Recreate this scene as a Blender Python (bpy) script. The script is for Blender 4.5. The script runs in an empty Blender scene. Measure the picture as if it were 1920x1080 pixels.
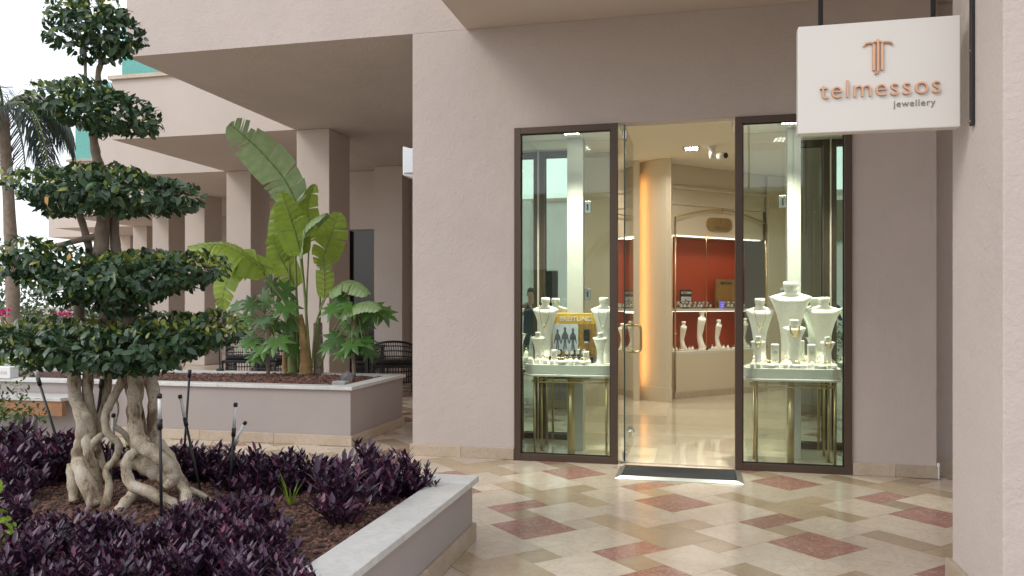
import bpy, bmesh, math, random
import numpy as np
from mathutils import Vector, Matrix

random.seed(7); rng = np.random.default_rng(7)
scene = bpy.context.scene
COL = scene.collection
R = math.radians

# ------------------------------------------------------------------ camera
FPX, CX, CY, CAMH, YAW = 1506.0, 960.0, 571.0, 1.45, R(13.1)
cam_data = bpy.data.cameras.new('camera'); cam = bpy.data.objects.new('camera', cam_data)
COL.objects.link(cam); scene.camera = cam
cam_data.sensor_width = 36; cam_data.lens = 36 * FPX / 1920
cam_data.shift_y = (CY - 540) / 1920
cam_data.clip_start = 0.05; cam_data.clip_end = 2000
cam.location = (0, 0, CAMH); cam.rotation_euler = (R(90), 0, YAW)
scene.render.resolution_x = 1024; scene.render.resolution_y = 576

# ------------------------------------------------------------------ sky, sun, exposure
SUN_DIR = Vector((1.0, 0.95, -1.15)).normalized()          # the way the light travels
world = bpy.data.worlds.new('World'); scene.world = world; world.use_nodes = True
wn = world.node_tree.nodes; wl = world.node_tree.links; wn.clear()
sky = wn.new('ShaderNodeTexSky'); sky.sky_type = 'NISHITA'; sky.sun_disc = False
sky.sun_elevation = math.asin(-SUN_DIR.z); sky.sun_rotation = math.atan2(-SUN_DIR.x, -SUN_DIR.y)
sky.air_density = 1.0; sky.dust_density = 2.0; sky.ozone_density = 1.0
tc = wn.new('ShaderNodeTexCoord'); nz = wn.new('ShaderNodeTexNoise')
nz.inputs['Scale'].default_value = 2.2; nz.inputs['Detail'].default_value = 6
rmp = wn.new('ShaderNodeMapRange'); rmp.inputs['From Min'].default_value = 0.3; rmp.inputs['From Max'].default_value = 0.62
rmp.inputs['To Min'].default_value = 0.40; rmp.inputs['To Max'].default_value = 0.95
mx = wn.new('ShaderNodeMix'); mx.data_type = 'RGBA'
mx.inputs['B'].default_value = (9.2, 9.5, 10.0, 1)
bg = wn.new('ShaderNodeBackground'); bg.inputs['Strength'].default_value = 0.1
wo = wn.new('ShaderNodeOutputWorld')
wl.new(tc.outputs['Generated'], nz.inputs['Vector']); wl.new(nz.outputs['Fac'], rmp.inputs['Value'])
wl.new(rmp.outputs['Result'], mx.inputs['Factor']); wl.new(sky.outputs['Color'], mx.inputs['A'])
wl.new(mx.outputs['Result'], bg.inputs['Color']); wl.new(bg.outputs['Background'], wo.inputs['Surface'])
sun_d = bpy.data.lights.new('sun', 'SUN'); sun_d.energy = 0.6; sun_d.angle = R(20); sun_d.color = (1.0, 0.95, 0.88)
sun_o = bpy.data.objects.new('sun', sun_d); COL.objects.link(sun_o)
sun_o.rotation_euler = SUN_DIR.to_track_quat('-Z', 'Y').to_euler()
vs = scene.view_settings; vs.view_transform = 'Standard'; vs.look = 'None'; vs.gamma = 1.0
vs.use_curve_mapping = False; vs.exposure = 0.84
scene.render.engine = 'CYCLES'
scene.cycles.max_bounces = 10; scene.cycles.transparent_max_bounces = 64; scene.cycles.glossy_bounces = 6

# ------------------------------------------------------------------ pixel -> place
Fv = Vector((-math.sin(YAW), math.cos(YAW), 0)); Rv = Vector((math.cos(YAW), math.sin(YAW), 0))
def at(x, y, d):
    return Fv * d + Rv * (d * (x - CX) / FPX) + Vector((0, 0, CAMH - d * (y - CY) / FPX))
def gnd(x, y, z=0.0):
    return at(x, y, (CAMH - z) * FPX / (y - CY))
def proj(p):
    d = p.dot(Fv); return CX + FPX * p.dot(Rv) / d, CY + FPX * (CAMH - p.z) / d

# ------------------------------------------------------------------ materials
def newmat(name):
    m = bpy.data.materials.new(name); m.use_nodes = True
    n = m.node_tree.nodes; b = n['Principled BSDF']
    return m, n, m.node_tree.links, b
def plain(name, col, rough=0.5, metal=0.0, var=0.0, scale=8.0, bump=0.0, bscale=60.0, bdist=0.004, coat=0.0, spec=None):
    m, n, l, b = newmat(name)
    b.inputs['Base Color'].default_value = (*col, 1); b.inputs['Roughness'].default_value = rough
    b.inputs['Metallic'].default_value = metal
    if spec is not None: b.inputs['Specular IOR Level'].default_value = spec
    if coat: b.inputs['Coat Weight'].default_value = coat; b.inputs['Coat Roughness'].default_value = 0.08
    g = n.new('ShaderNodeNewGeometry')
    if var:
        t = n.new('ShaderNodeTexNoise'); t.inputs['Scale'].default_value = scale; t.inputs['Detail'].default_value = 6
        l.new(g.outputs['Position'], t.inputs['Vector'])
        mr = n.new('ShaderNodeMapRange'); mr.inputs['From Min'].default_value = .25; mr.inputs['From Max'].default_value = .75
        mr.inputs['To Min'].default_value = 1 - var; mr.inputs['To Max'].default_value = 1 + var
        l.new(t.outputs['Fac'], mr.inputs['Value'])
        h = n.new('ShaderNodeHueSaturation'); h.inputs['Color'].default_value = (*col, 1)
        l.new(mr.outputs['Result'], h.inputs['Value']); l.new(h.outputs['Color'], b.inputs['Base Color'])
        mr2 = n.new('ShaderNodeMapRange'); mr2.inputs['To Min'].default_value = max(.02, rough - .08); mr2.inputs['To Max'].default_value = min(1, rough + .08)
        l.new(t.outputs['Fac'], mr2.inputs['Value']); l.new(mr2.outputs['Result'], b.inputs['Roughness'])
    if bump:
        t2 = n.new('ShaderNodeTexNoise'); t2.inputs['Scale'].default_value = bscale; t2.inputs['Detail'].default_value = 4
        l.new(g.outputs['Position'], t2.inputs['Vector'])
        bp = n.new('ShaderNodeBump'); bp.inputs['Strength'].default_value = bump; bp.inputs['Distance'].default_value = bdist
        l.new(t2.outputs['Fac'], bp.inputs['Height']); l.new(bp.outputs['Normal'], b.inputs['Normal'])
    return m
def stucco(name, col, var=0.05, bscale=34, strength=0.6, dist=0.009):
    m, n, l, b = newmat(name); b.inputs['Roughness'].default_value = 0.88; b.inputs['Specular IOR Level'].default_value = .25
    g = n.new('ShaderNodeNewGeometry')
    t = n.new('ShaderNodeTexNoise'); t.inputs['Scale'].default_value = 1.1; t.inputs['Detail'].default_value = 8; t.inputs['Roughness'].default_value = .65
    l.new(g.outputs['Position'], t.inputs['Vector'])
    mr = n.new('ShaderNodeMapRange'); mr.inputs['From Min'].default_value = .3; mr.inputs['From Max'].default_value = .7
    mr.inputs['To Min'].default_value = 1 - var; mr.inputs['To Max'].default_value = 1 + var
    l.new(t.outputs['Fac'], mr.inputs['Value'])
    h = n.new('ShaderNodeHueSaturation'); h.inputs['Color'].default_value = (*col, 1)
    l.new(mr.outputs['Result'], h.inputs['Value']); l.new(h.outputs['Color'], b.inputs['Base Color'])
    a = n.new('ShaderNodeTexNoise'); a.inputs['Scale'].default_value = bscale; a.inputs['Detail'].default_value = 5; a.inputs['Roughness'].default_value = .6
    a.inputs['Distortion'].default_value = .6
    c = n.new('ShaderNodeTexNoise'); c.inputs['Scale'].default_value = bscale * .28; c.inputs['Detail'].default_value = 3
    l.new(g.outputs['Position'], a.inputs['Vector']); l.new(g.outputs['Position'], c.inputs['Vector'])
    ad = n.new('ShaderNodeMath'); ad.operation = 'ADD'; l.new(a.outputs['Fac'], ad.inputs[0]); l.new(c.outputs['Fac'], ad.inputs[1])
    bp = n.new('ShaderNodeBump'); bp.inputs['Strength'].default_value = strength; bp.inputs['Distance'].default_value = dist
    l.new(ad.outputs['Value'], bp.inputs['Height']); l.new(bp.outputs['Normal'], b.inputs['Normal'])
    return m
def marble(name, c0, c1, vein, rough=0.2, scale=3.0, vamt=.6, objrand=True):
    m, n, l, b = newmat(name)
    g = n.new('ShaderNodeNewGeometry'); oi = n.new('ShaderNodeObjectInfo')
    off = n.new('ShaderNodeVectorMath'); off.operation = 'MULTIPLY_ADD'
    cmb = n.new('ShaderNodeCombineXYZ'); l.new(oi.outputs['Random'], cmb.inputs[0]); l.new(oi.outputs['Random'], cmb.inputs[2])
    l.new(cmb.outputs[0], off.inputs[0]); off.inputs[1].default_value = (37, 0, 23); l.new(g.outputs['Position'], off.inputs[2])
    t = n.new('ShaderNodeTexNoise'); t.inputs['Scale'].default_value = scale; t.inputs['Detail'].default_value = 8; t.inputs['Roughness'].default_value = .62
    t.inputs['Distortion'].default_value = .7
    l.new(off.outputs[0], t.inputs['Vector'])
    cr = n.new('ShaderNodeMix'); cr.data_type = 'RGBA'; cr.inputs['A'].default_value = (*c0, 1); cr.inputs['B'].default_value = (*c1, 1)
    mr0 = n.new('ShaderNodeMapRange'); mr0.inputs['From Min'].default_value = .3; mr0.inputs['From Max'].default_value = .7
    l.new(t.outputs['Fac'], mr0.inputs['Value']); l.new(mr0.outputs['Result'], cr.inputs['Factor'])
    v = n.new('ShaderNodeTexNoise'); v.inputs['Scale'].default_value = scale * 2.2; v.inputs['Detail'].default_value = 9; v.inputs['Distortion'].default_value = 1.6
    l.new(off.outputs[0], v.inputs['Vector'])
    s1 = n.new('ShaderNodeMath'); s1.operation = 'SUBTRACT'; s1.inputs[1].default_value = .5; l.new(v.outputs['Fac'], s1.inputs[0])
    s2 = n.new('ShaderNodeMath'); s2.operation = 'ABSOLUTE'; l.new(s1.outputs[0], s2.inputs[0])
    mr = n.new('ShaderNodeMapRange'); mr.inputs['From Min'].default_value = 0; mr.inputs['From Max'].default_value = .05
    mr.inputs['To Min'].default_value = vamt; mr.inputs['To Max'].default_value = 0; l.new(s2.outputs[0], mr.inputs['Value'])
    m2 = n.new('ShaderNodeMix'); m2.data_type = 'RGBA'; m2.inputs['B'].default_value = (*vein, 1)
    l.new(mr.outputs['Result'], m2.inputs['Factor']); l.new(cr.outputs['Result'], m2.inputs['A'])
    h = n.new('ShaderNodeHueSaturation'); l.new(m2.outputs['Result'], h.inputs['Color'])
    mr3 = n.new('ShaderNodeMapRange'); mr3.inputs['To Min'].default_value = .86; mr3.inputs['To Max'].default_value = 1.12
    l.new(oi.outputs['Random'], mr3.inputs['Value']); l.new(mr3.outputs['Result'], h.inputs['Value'])
    l.new(h.outputs['Color'], b.inputs['Base Color'])
    mr4 = n.new('ShaderNodeMapRange'); mr4.inputs['To Min'].default_value = rough * .7; mr4.inputs['To Max'].default_value = rough * 1.5
    l.new(t.outputs['Fac'], mr4.inputs['Value']); l.new(mr4.outputs['Result'], b.inputs['Roughness'])
    return m
def leafmat(name, c0, c1, rough=.4, trans=.25, c2=None):
    m, n, l, b = newmat(name)
    g = n.new('ShaderNodeNewGeometry'); oi = n.new('ShaderNodeObjectInfo')
    ad = n.new('ShaderNodeMath'); ad.operation = 'ADD'; l.new(g.outputs['Random Per Island'], ad.inputs[0]); l.new(oi.outputs['Random'], ad.inputs[1])
    fr = n.new('ShaderNodeMath'); fr.operation = 'FRACT'; l.new(ad.outputs[0], fr.inputs[0])
    cr = n.new('ShaderNodeValToRGB'); e = cr.color_ramp.elements
    e[0].color = (*c0, 1); e[1].color = (*c1, 1)
    if c2: k = cr.color_ramp.elements.new(.86); k.color = (*c1, 1); e[len(e) - 1].color = (*c2, 1)
    l.new(fr.outputs[0], cr.inputs['Fac']); 
    t = n.new('ShaderNodeTexNoise'); t.inputs['Scale'].default_value = 14; l.new(g.outputs['Position'], t.inputs['Vector'])
    h = n.new('ShaderNodeHueSaturation'); l.new(cr.outputs['Color'], h.inputs['Color'])
    mr = n.new('ShaderNodeMapRange'); mr.inputs['To Min'].default_value = .75; mr.inputs['To Max'].default_value = 1.25
    l.new(t.outputs['Fac'], mr.inputs['Value']); l.new(mr.outputs['Result'], h.inputs['Value'])
    l.new(h.outputs['Color'], b.inputs['Base Color']); b.inputs['Roughness'].default_value = rough
    tr = n.new('ShaderNodeBsdfTranslucent'); l.new(h.outputs['Color'], tr.inputs['Color'])
    mxs = n.new('ShaderNodeMixShader'); mxs.inputs['Fac'].default_value = trans
    out = n['Material Output']; l.new(b.outputs[0], mxs.inputs[1]); l.new(tr.outputs[0], mxs.inputs[2]); l.new(mxs.outputs[0], out.inputs['Surface'])
    return m
def glass(name, tint=(.93, .97, .94), refl=1.0, rough=0.0, ior=1.5):
    m = bpy.data.materials.new(name); m.use_nodes = True; n = m.node_tree.nodes; l = m.node_tree.links; n.clear()
    o = n.new('ShaderNodeOutputMaterial'); t = n.new('ShaderNodeBsdfTransparent'); t.inputs['Color'].default_value = (*tint, 1)
    g = n.new('ShaderNodeBsdfGlossy'); g.inputs['Roughness'].default_value = rough
    f = n.new('ShaderNodeFresnel'); f.inputs['IOR'].default_value = ior
    gm = n.new('ShaderNodeNewGeometry'); sw = n.new('ShaderNodeMapRange'); sw.inputs['To Min'].default_value = ior; sw.inputs['To Max'].default_value = 1 / ior
    l.new(gm.outputs['Backfacing'], sw.inputs['Value']); l.new(sw.outputs['Result'], f.inputs['IOR'])      # same reflectance on both faces of a pane
    ml = n.new('ShaderNodeMath'); ml.operation = 'MULTIPLY'; ml.inputs[1].default_value = refl; ml.use_clamp = True
    l.new(f.outputs[0], ml.inputs[0])
    x = n.new('ShaderNodeMixShader'); l.new(ml.outputs[0], x.inputs['Fac']); l.new(t.outputs[0], x.inputs[1]); l.new(g.outputs[0], x.inputs[2])
    l.new(x.outputs[0], o.inputs['Surface']); return m
def emit(name, col, s):
    m, n, l, b = newmat(name); b.inputs['Base Color'].default_value = (*col, 1)
    b.inputs['Emission Color'].default_value = (*col, 1); b.inputs['Emission Strength'].default_value = s; return m

M = {}
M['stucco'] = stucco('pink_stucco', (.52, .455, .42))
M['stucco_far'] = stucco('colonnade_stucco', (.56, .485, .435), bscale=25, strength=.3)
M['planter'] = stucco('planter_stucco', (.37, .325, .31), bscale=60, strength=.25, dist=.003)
M['cap'] = marble('white_marble_cap', (.62, .61, .58), (.50, .50, .49), (.36, .36, .36), .35, 5, .35)
M['plinth'] = marble('travertine', (.50, .42, .33), (.43, .34, .25), (.33, .24, .17), .35, 3, .35)
M['cream'] = marble('cream_marble', (.60, .515, .42), (.50, .415, .325), (.42, .325, .24), .17, 3.2, .45)
M['red'] = marble('red_marble', (.34, .165, .13), (.25, .115, .09), (.46, .31, .25), .17, 5, .6)
M['brown'] = marble('brown_marble', (.41, .315, .21), (.32, .24, .155), (.45, .36, .26), .17, 4, .45)
M['grout'] = plain('grout', (.33, .27, .21), .8, var=.12)
M['bronze'] = plain('bronze_frame', (.10, .07, .052), .42, .5)
M['brass'] = plain('brushed_brass', (.55, .43, .23), .36, 1.0)
M['gold'] = plain('gold', (.75, .52, .18), .22, 1.0)
M['steel'] = plain('steel', (.55, .55, .54), .25, 1.0)
M['alu'] = plain('aluminium', (.55, .56, .57), .38, .9)
M['black'] = plain('black_metal', (.015, .015, .016), .45)
M['blackplastic'] = plain('black_plastic', (.02, .02, .022), .5)
M['whiteplastic'] = plain('clear_tube', (.70, .70, .68), .3)
M['rubber'] = plain('mat_carpet', (.035, .037, .04), .95, var=.3, scale=120, bump=.8, bscale=400, bdist=.003)
M['sign'] = plain('sign_white', (.66, .635, .595), .45, var=.015, scale=1.5)
M['copper'] = plain('copper_letters', (.60, .33, .20), .28, .85)
M['greyletters'] = plain('grey_letters', (.22, .18, .16), .4)
M['ceiling'] = plain('soffit_paint', (.58, .505, .44), .9, var=.03, scale=1.2)
M['shopwall'] = plain('shop_cream_wall', (.62, .555, .44), .6, var=.02, scale=2)
M['shopceil'] = plain('shop_ceiling', (.78, .75, .66), .8)
M['redpanel'] = plain('red_cabinet_panel', (.34, .045, .018), .45, var=.05, scale=3)
M['white'] = plain('white_lacquer', (.64, .63, .57), .35)
M['bust'] = plain('bust_leatherette', (.78, .75, .68), .5, bump=.1, bscale=300, bdist=.001)
M['post'] = plain('pale_post', (.50, .50, .45), .5)
M['mirror'] = plain('mirror', (.78, .83, .79), .012, 1.0)
M['glass'] = glass('window_glass', (.90, .955, .91), 1.0)
M['doorglass'] = glass('door_glass', (.90, .94, .91), 1.0)
M['cabglass'] = glass('cabinet_glass', (.975, .985, .97), .6)
M['greenglass'] = glass('green_railing_glass', (.56, .77, .73), 1.2)
M['glassedge'] = plain('glass_edge', (.03, .06, .05), .2)
M['shopfloor'] = marble('polished_cream_marble', (.60, .56, .45), (.53, .48, .37), (.42, .37, .27), .035, 1.6, .22)
M['yellowpanel'] = plain('yellow_display', (.62, .36, .03), .4, var=.04)
M['woodslat'] = plain('wood_slats', (.30, .16, .04), .45, var=.2, scale=30)
M['photo'] = plain('photo_print', (.50, .54, .58), .4, var=.12, scale=22)
M['photodark'] = plain('photo_figures', (.05, .055, .065), .5)
M['watch'] = plain('watch_black', (.02, .02, .022), .3)
M['dial'] = plain('watch_dial', (.62, .62, .60), .25)
M['blue'] = emit('blue_tag', (.10, .09, .62), .5)
M['leaf_f'] = leafmat('ficus_leaf', (.024, .058, .030), (.060, .115, .045), .30, .18)
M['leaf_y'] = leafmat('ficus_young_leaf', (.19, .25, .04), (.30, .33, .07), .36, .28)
M['leaf_orange'] = leafmat('yellowed_leaf', (.55, .27, .03), (.62, .36, .06), .45, .25)
M['leaf_b'] = leafmat('giant_leaf_blade', (.24, .35, .045), (.33, .45, .07), .33, .48)
M['leaf_b2'] = leafmat('giant_leaf_grey', (.25, .37, .17), (.31, .43, .20), .36, .36)
M['leaf_fat'] = leafmat('palmate_leaf', (.05, .13, .03), (.10, .21, .045), .33, .25)
M['leaf_p'] = leafmat('purple_leaf', (.026, .012, .028), (.085, .032, .072), .36, .14, (.19, .04, .085))
M['leaf_g'] = leafmat('green_shrub_leaf', (.035, .085, .015), (.10, .17, .03), .4, .25)
M['leaf_d'] = leafmat('distant_leaf', (.045, .085, .035), (.11, .15, .06), .5, .25)
M['leaf_palm'] = leafmat('palm_leaflet', (.030, .048, .040), (.065, .085, .062), .45, .15)
M['leaf_lime'] = leafmat('lime_leaf', (.18, .30, .03), (.30, .42, .06), .35, .35)
M['flower_p'] = leafmat('pink_petal', (.55, .02, .15), (.65, .05, .25), .5, .3)
M['flower_w'] = leafmat('white_petal', (.65, .64, .60), (.75, .74, .70), .5, .3)
M['bark'] = plain('pale_ficus_bark', (.47, .40, .31), .85, var=.30, scale=16, bump=.7, bscale=55, bdist=.006)
def barkmat():
    m, n, l, b = newmat('pale_ficus_bark'); g = n.new('ShaderNodeNewGeometry'); b.inputs['Roughness'].default_value = .85
    mp = n.new('ShaderNodeMapping'); mp.inputs['Scale'].default_value = (1, 1, .45); l.new(g.outputs['Position'], mp.inputs['Vector'])
    t = n.new('ShaderNodeTexNoise'); t.inputs['Scale'].default_value = 9; t.inputs['Detail'].default_value = 9; t.inputs['Roughness'].default_value = .7
    l.new(mp.outputs[0], t.inputs['Vector']); cr = n.new('ShaderNodeValToRGB'); e = cr.color_ramp.elements
    e[0].position = .38; e[0].color = (.13, .085, .05, 1); e[1].position = .66; e[1].color = (.60, .54, .45, 1); k = e.new(.48); k.color = (.43, .35, .25, 1)
    l.new(t.outputs['Fac'], cr.inputs['Fac'])
    v = n.new('ShaderNodeTexNoise'); v.inputs['Scale'].default_value = 22; v.inputs['Detail'].default_value = 6; v.inputs['Distortion'].default_value = 1.5; l.new(g.outputs['Position'], v.inputs['Vector'])
    s1 = n.new('ShaderNodeMath'); s1.operation = 'SUBTRACT'; s1.inputs[1].default_value = .5; l.new(v.outputs['Fac'], s1.inputs[0])
    s2 = n.new('ShaderNodeMath'); s2.operation = 'ABSOLUTE'; l.new(s1.outputs[0], s2.inputs[0])
    mr = n.new('ShaderNodeMapRange'); mr.inputs['From Max'].default_value = .018; mr.inputs['To Min'].default_value = .75; mr.inputs['To Max'].default_value = 0; l.new(s2.outputs[0], mr.inputs['Value'])
    mx_ = n.new('ShaderNodeMix'); mx_.data_type = 'RGBA'; mx_.inputs['B'].default_value = (.11, .075, .05, 1); l.new(mr.outputs['Result'], mx_.inputs['Factor']); l.new(cr.outputs['Color'], mx_.inputs['A'])
    l.new(mx_.outputs['Result'], b.inputs['Base Color'])
    bp = n.new('ShaderNodeBump'); bp.inputs['Strength'].default_value = .9; bp.inputs['Distance'].default_value = .012
    l.new(t.outputs['Fac'], bp.inputs['Height']); l.new(bp.outputs['Normal'], b.inputs['Normal']); return m
M['bark'] = barkmat()
M['bark_d'] = plain('grey_bark', (.24, .19, .145), .9, var=.3, scale=14, bump=.7, bscale=40, bdist=.008)
M['stalk'] = plain('green_stalk', (.16, .20, .06), .5, var=.25, scale=12)
M['stalk_br'] = plain('dry_stalk', (.30, .19, .07), .75, var=.35, scale=14, bump=.4)
M['soil'] = plain('volcanic_soil', (.085, .042, .030), .95, var=.45, scale=25, bump=1, bscale=60, bdist=.02)
M['wood'] = plain('bench_wood', (.29, .14, .065), .5, var=.2, scale=9)
M['dark'] = plain('dark_glazing', (.02, .018, .017), .12)
M['wicker'] = plain('black_wicker', (.022, .020, .020), .5)
M['rock'] = plain('grey_rock', (.12, .115, .115), .85, var=.4, scale=12, bump=.8, bscale=30, bdist=.02)
M['paper'] = plain('white_paper', (.72, .72, .72), .7)
M['far_wall'] = stucco('opposite_wall', (.74, .72, .69), bscale=20, strength=.2)
M['skin'] = plain('skin', (.45, .25, .18), .5)
M['shirt'] = plain('navy_shirt', (.02, .03, .07), .8)
M['hair'] = plain('dark_hair', (.03, .022, .018), .6)
M['spotlit'] = emit('lit_lamp_panel', (1.0, .97, .88), 14)
M['shelffill'] = emit('shelf_and_fill_glow', (1, .93, .8), 1.2)
M['ledstrip'] = emit('warm_led', (1.0, .52, .18), 6.5)
def gravelmat():
    m, n, l, b = newmat('gravel_stones'); g = n.new('ShaderNodeNewGeometry'); cr = n.new('ShaderNodeValToRGB')
    e = cr.color_ramp.elements; e[0].color = (.05, .028, .022, 1); e[1].color = (.20, .10, .07, 1)
    k = e.new(.55); k.color = (.115, .055, .040, 1)
    l.new(g.outputs['Random Per Island'], cr.inputs['Fac']); l.new(cr.outputs['Color'], b.inputs['Base Color'])
    b.inputs['Roughness'].default_value = .92; return m
M['gravel'] = gravelmat()
def pavemat():
    m, n, l, b = newmat('distant_paving'); g = n.new('ShaderNodeNewGeometry'); mp = n.new('ShaderNodeMapping')
    mp.inputs['Rotation'].default_value = (0, 0, R(45)); l.new(g.outputs['Position'], mp.inputs['Vector'])
    br = n.new('ShaderNodeTexBrick'); br.inputs['Scale'].default_value = 1.0; br.inputs['Brick Width'].default_value = .615; br.inputs['Row Height'].default_value = .41
    br.inputs['Mortar Size'].default_value = .003; br.inputs['Color1'].default_value = (.54, .45, .36, 1); br.inputs['Color2'].default_value = (.36, .25, .17, 1)
    br.inputs['Mortar'].default_value = (.3, .25, .2, 1); br.inputs['Bias'].default_value = -.3
    l.new(mp.outputs[0], br.inputs['Vector']); l.new(br.outputs['Color'], b.inputs['Base Color']); b.inputs['Roughness'].default_value = .3
    return m
M['pave'] = pavemat()

# ------------------------------------------------------------------ mesh helpers
class MB:
    def __init__(s): s.v = []; s.f = []; s.mi = []
    def add(s, vs, fs, mi=0):
        o = len(s.v); s.v += [tuple(p) for p in vs]; s.f += [tuple(i + o for i in q) for q in fs]; s.mi += [mi] * len(fs); return s
    def box(s, x0, x1, y0, y1, z0, z1, mi=0):
        return s.add([(x0, y0, z0), (x1, y0, z0), (x1, y1, z0), (x0, y1, z0), (x0, y0, z1), (x1, y0, z1), (x1, y1, z1), (x0, y1, z1)],
                     [(0, 3, 2, 1), (4, 5, 6, 7), (0, 1, 5, 4), (1, 2, 6, 5), (2, 3, 7, 6), (3, 0, 4, 7)], mi)
    def obox(s, c, ex, ey, ez, hx, hy, hz, mi=0):
        c, ex, ey, ez = Vector(c), Vector(ex), Vector(ey), Vector(ez)
        P = [c + ex * (a * hx) + ey * (b * hy) + ez * (d * hz) for d in (-1, 1) for a, b in ((-1, -1), (1, -1), (1, 1), (-1, 1))]
        return s.add(P, [(0, 3, 2, 1), (4, 5, 6, 7), (0, 1, 5, 4), (1, 2, 6, 5), (2, 3, 7, 6), (3, 0, 4, 7)], mi)
    def prism(s, poly, z0, z1, mi=0):            # counter-clockwise poly in XY
        n = len(poly)
        return s.add([(x, y, z0) for x, y in poly] + [(x, y, z1) for x, y in poly],
                     [tuple(range(n))[::-1], tuple(range(n, 2 * n))] + [(i, (i + 1) % n, n + (i + 1) % n, n + i) for i in range(n)], mi)
    def wallprism(s, poly, y0, y1, mi=0):        # poly in XZ, extruded along Y
        n = len(poly)
        return s.add([(x, y0, z) for x, z in poly] + [(x, y1, z) for x, z in poly],
                     [tuple(range(n)), tuple(range(n, 2 * n))[::-1]] + [(i, n + i, n + (i + 1) % n, (i + 1) % n) for i in range(n)], mi)
    def rings(s, R_, cap=True, mi=0, closed=False):
        k = len(R_[0]); n = len(R_); V = [p for r in R_ for p in r]; Fc = []
        for i in range(n - (0 if closed else 1)):
            for j in range(k):
                a, b = i * k + j, i * k + (j + 1) % k; c, d = ((i + 1) % n) * k + (j + 1) % k, ((i + 1) % n) * k + j
                Fc.append((a, b, c, d))
        if cap and not closed: Fc += [tuple(range(k))[::-1], tuple(range((n - 1) * k, n * k))]
        return s.add(V, Fc, mi)
    def tube(s, pts, rad, n=8, mi=0, closed=False, wob=0.0):
        pts = [Vector(p) for p in pts]; m = len(pts)
        if not hasattr(rad, '__len__'): rad = [rad] * m
        prev = None; out = []
        for i, p in enumerate(pts):
            if closed: t = pts[(i + 1) % m] - pts[i - 1]
            else: t = pts[min(i + 1, m - 1)] - pts[max(i - 1, 0)]
            t.normalize()
            if prev is None:
                u = t.cross(Vector((0, 0, 1)) if abs(t.z) < .9 else Vector((1, 0, 0))).normalized()
            else: u = (prev - t * prev.dot(t)).normalized()
            prev = u; w = t.cross(u)
            out.append([p + (u * math.cos(2 * math.pi * k / n) + w * math.sin(2 * math.pi * k / n)) * rad[i] * (1 + wob * random.uniform(-1, 1)) for k in range(n)])
        return s.rings(out, True, mi, closed)
    def lathe(s, prof, c=(0, 0, 0), n=16, mi=0):
        cx, cy, cz = c
        return s.rings([[(cx + r * math.cos(2 * math.pi * k / n), cy + r * math.sin(2 * math.pi * k / n), cz + z) for k in range(n)] for r, z in prof], True, mi)
    def mesh(s, name, mats, smooth=False):
        me = bpy.data.meshes.new(name); me.from_pydata(s.v, [], s.f)
        if not isinstance(mats, (list, tuple)): mats = [mats]
        for m in mats: me.materials.append(m)
        if len(mats) > 1: me.polygons.foreach_set('material_index', s.mi)
        if smooth: me.polygons.foreach_set('use_smooth', [True] * len(me.polygons))
        me.update(); return me
    def build(s, name, mats, parent=None, smooth=False, bevel=0, loc=None, recalc=True):
        me = s.mesh(name, mats, smooth)
        if recalc:
            bm = bmesh.new(); bm.from_mesh(me); bmesh.ops.recalc_face_normals(bm, faces=bm.faces); bm.to_mesh(me); bm.free()
        return link(name, me, parent, loc, bevel)
def link(name, me, parent=None, loc=None, bevel=0):
    o = bpy.data.objects.new(name, me); COL.objects.link(o)
    if parent is not None: o.parent = parent
    if loc is not None: o.location = loc
    if bevel:
        b = o.modifiers.new('bevel', 'BEVEL'); b.width = bevel; b.segments = 2; b.limit_method = 'ANGLE'; b.harden_normals = False
    return o
def tag(o, label=None, cat=None, group=None, kind=None):
    if label: o['label'] = label
    if cat: o['category'] = cat
    if group: o['group'] = group
    if kind: o['kind'] = kind
    return o
def thing(name, label, cat, loc=(0, 0, 0), rz=0, group=None):
    o = bpy.data.objects.new(name, None); COL.objects.link(o); o.location = loc; o.rotation_euler = (0, 0, rz); o.empty_display_size = .1
    return tag(o, label, cat, group)
def copy_tree(o, parent=None):
    c = o.copy(); COL.objects.link(c); c.parent = parent
    for ch in list(o.children): copy_tree(ch, c)
    return c
def spline(pts, k=6):
    P = [Vector(p) for p in pts]; out = []
    for i in range(len(P) - 1):
        a, b, c, d = P[max(i - 1, 0)], P[i], P[i + 1], P[min(i + 2, len(P) - 1)]
        for j in range(k):
            t = j / k
            out.append(.5 * ((2 * b) + (c - a) * t + (2 * a - 5 * b + 4 * c - d) * t * t + (3 * b - a - 3 * c + d) * t ** 3))
    out.append(P[-1]); return out
def text_mesh(name, s, size, extrude, mat, parent, mtx, align='LEFT', bold=0.0, spacing=1.0):
    cu = bpy.data.curves.new(name, 'FONT'); cu.body = s; cu.size = size; cu.extrude = extrude; cu.align_x = align; cu.offset = bold; cu.space_character = spacing
    cu.resolution_u = 4
    t = bpy.data.objects.new(name + '_tmp', cu); COL.objects.link(t)
    dg = bpy.context.evaluated_depsgraph_get(); me = bpy.data.meshes.new_from_object(t.evaluated_get(dg)); me.name = name
    bpy.data.objects.remove(t); bpy.data.curves.remove(cu)
    me.materials.clear(); me.materials.append(mat)
    o = bpy.data.objects.new(name, me); COL.objects.link(o); o.parent = parent; o.matrix_local = mtx; return o
FACING = Matrix(((1, 0, 0, 0), (0, 0, -1, 0), (0, 1, 0, 0), (0, 0, 0, 1)))      # text plane upright, readable from -Y

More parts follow.
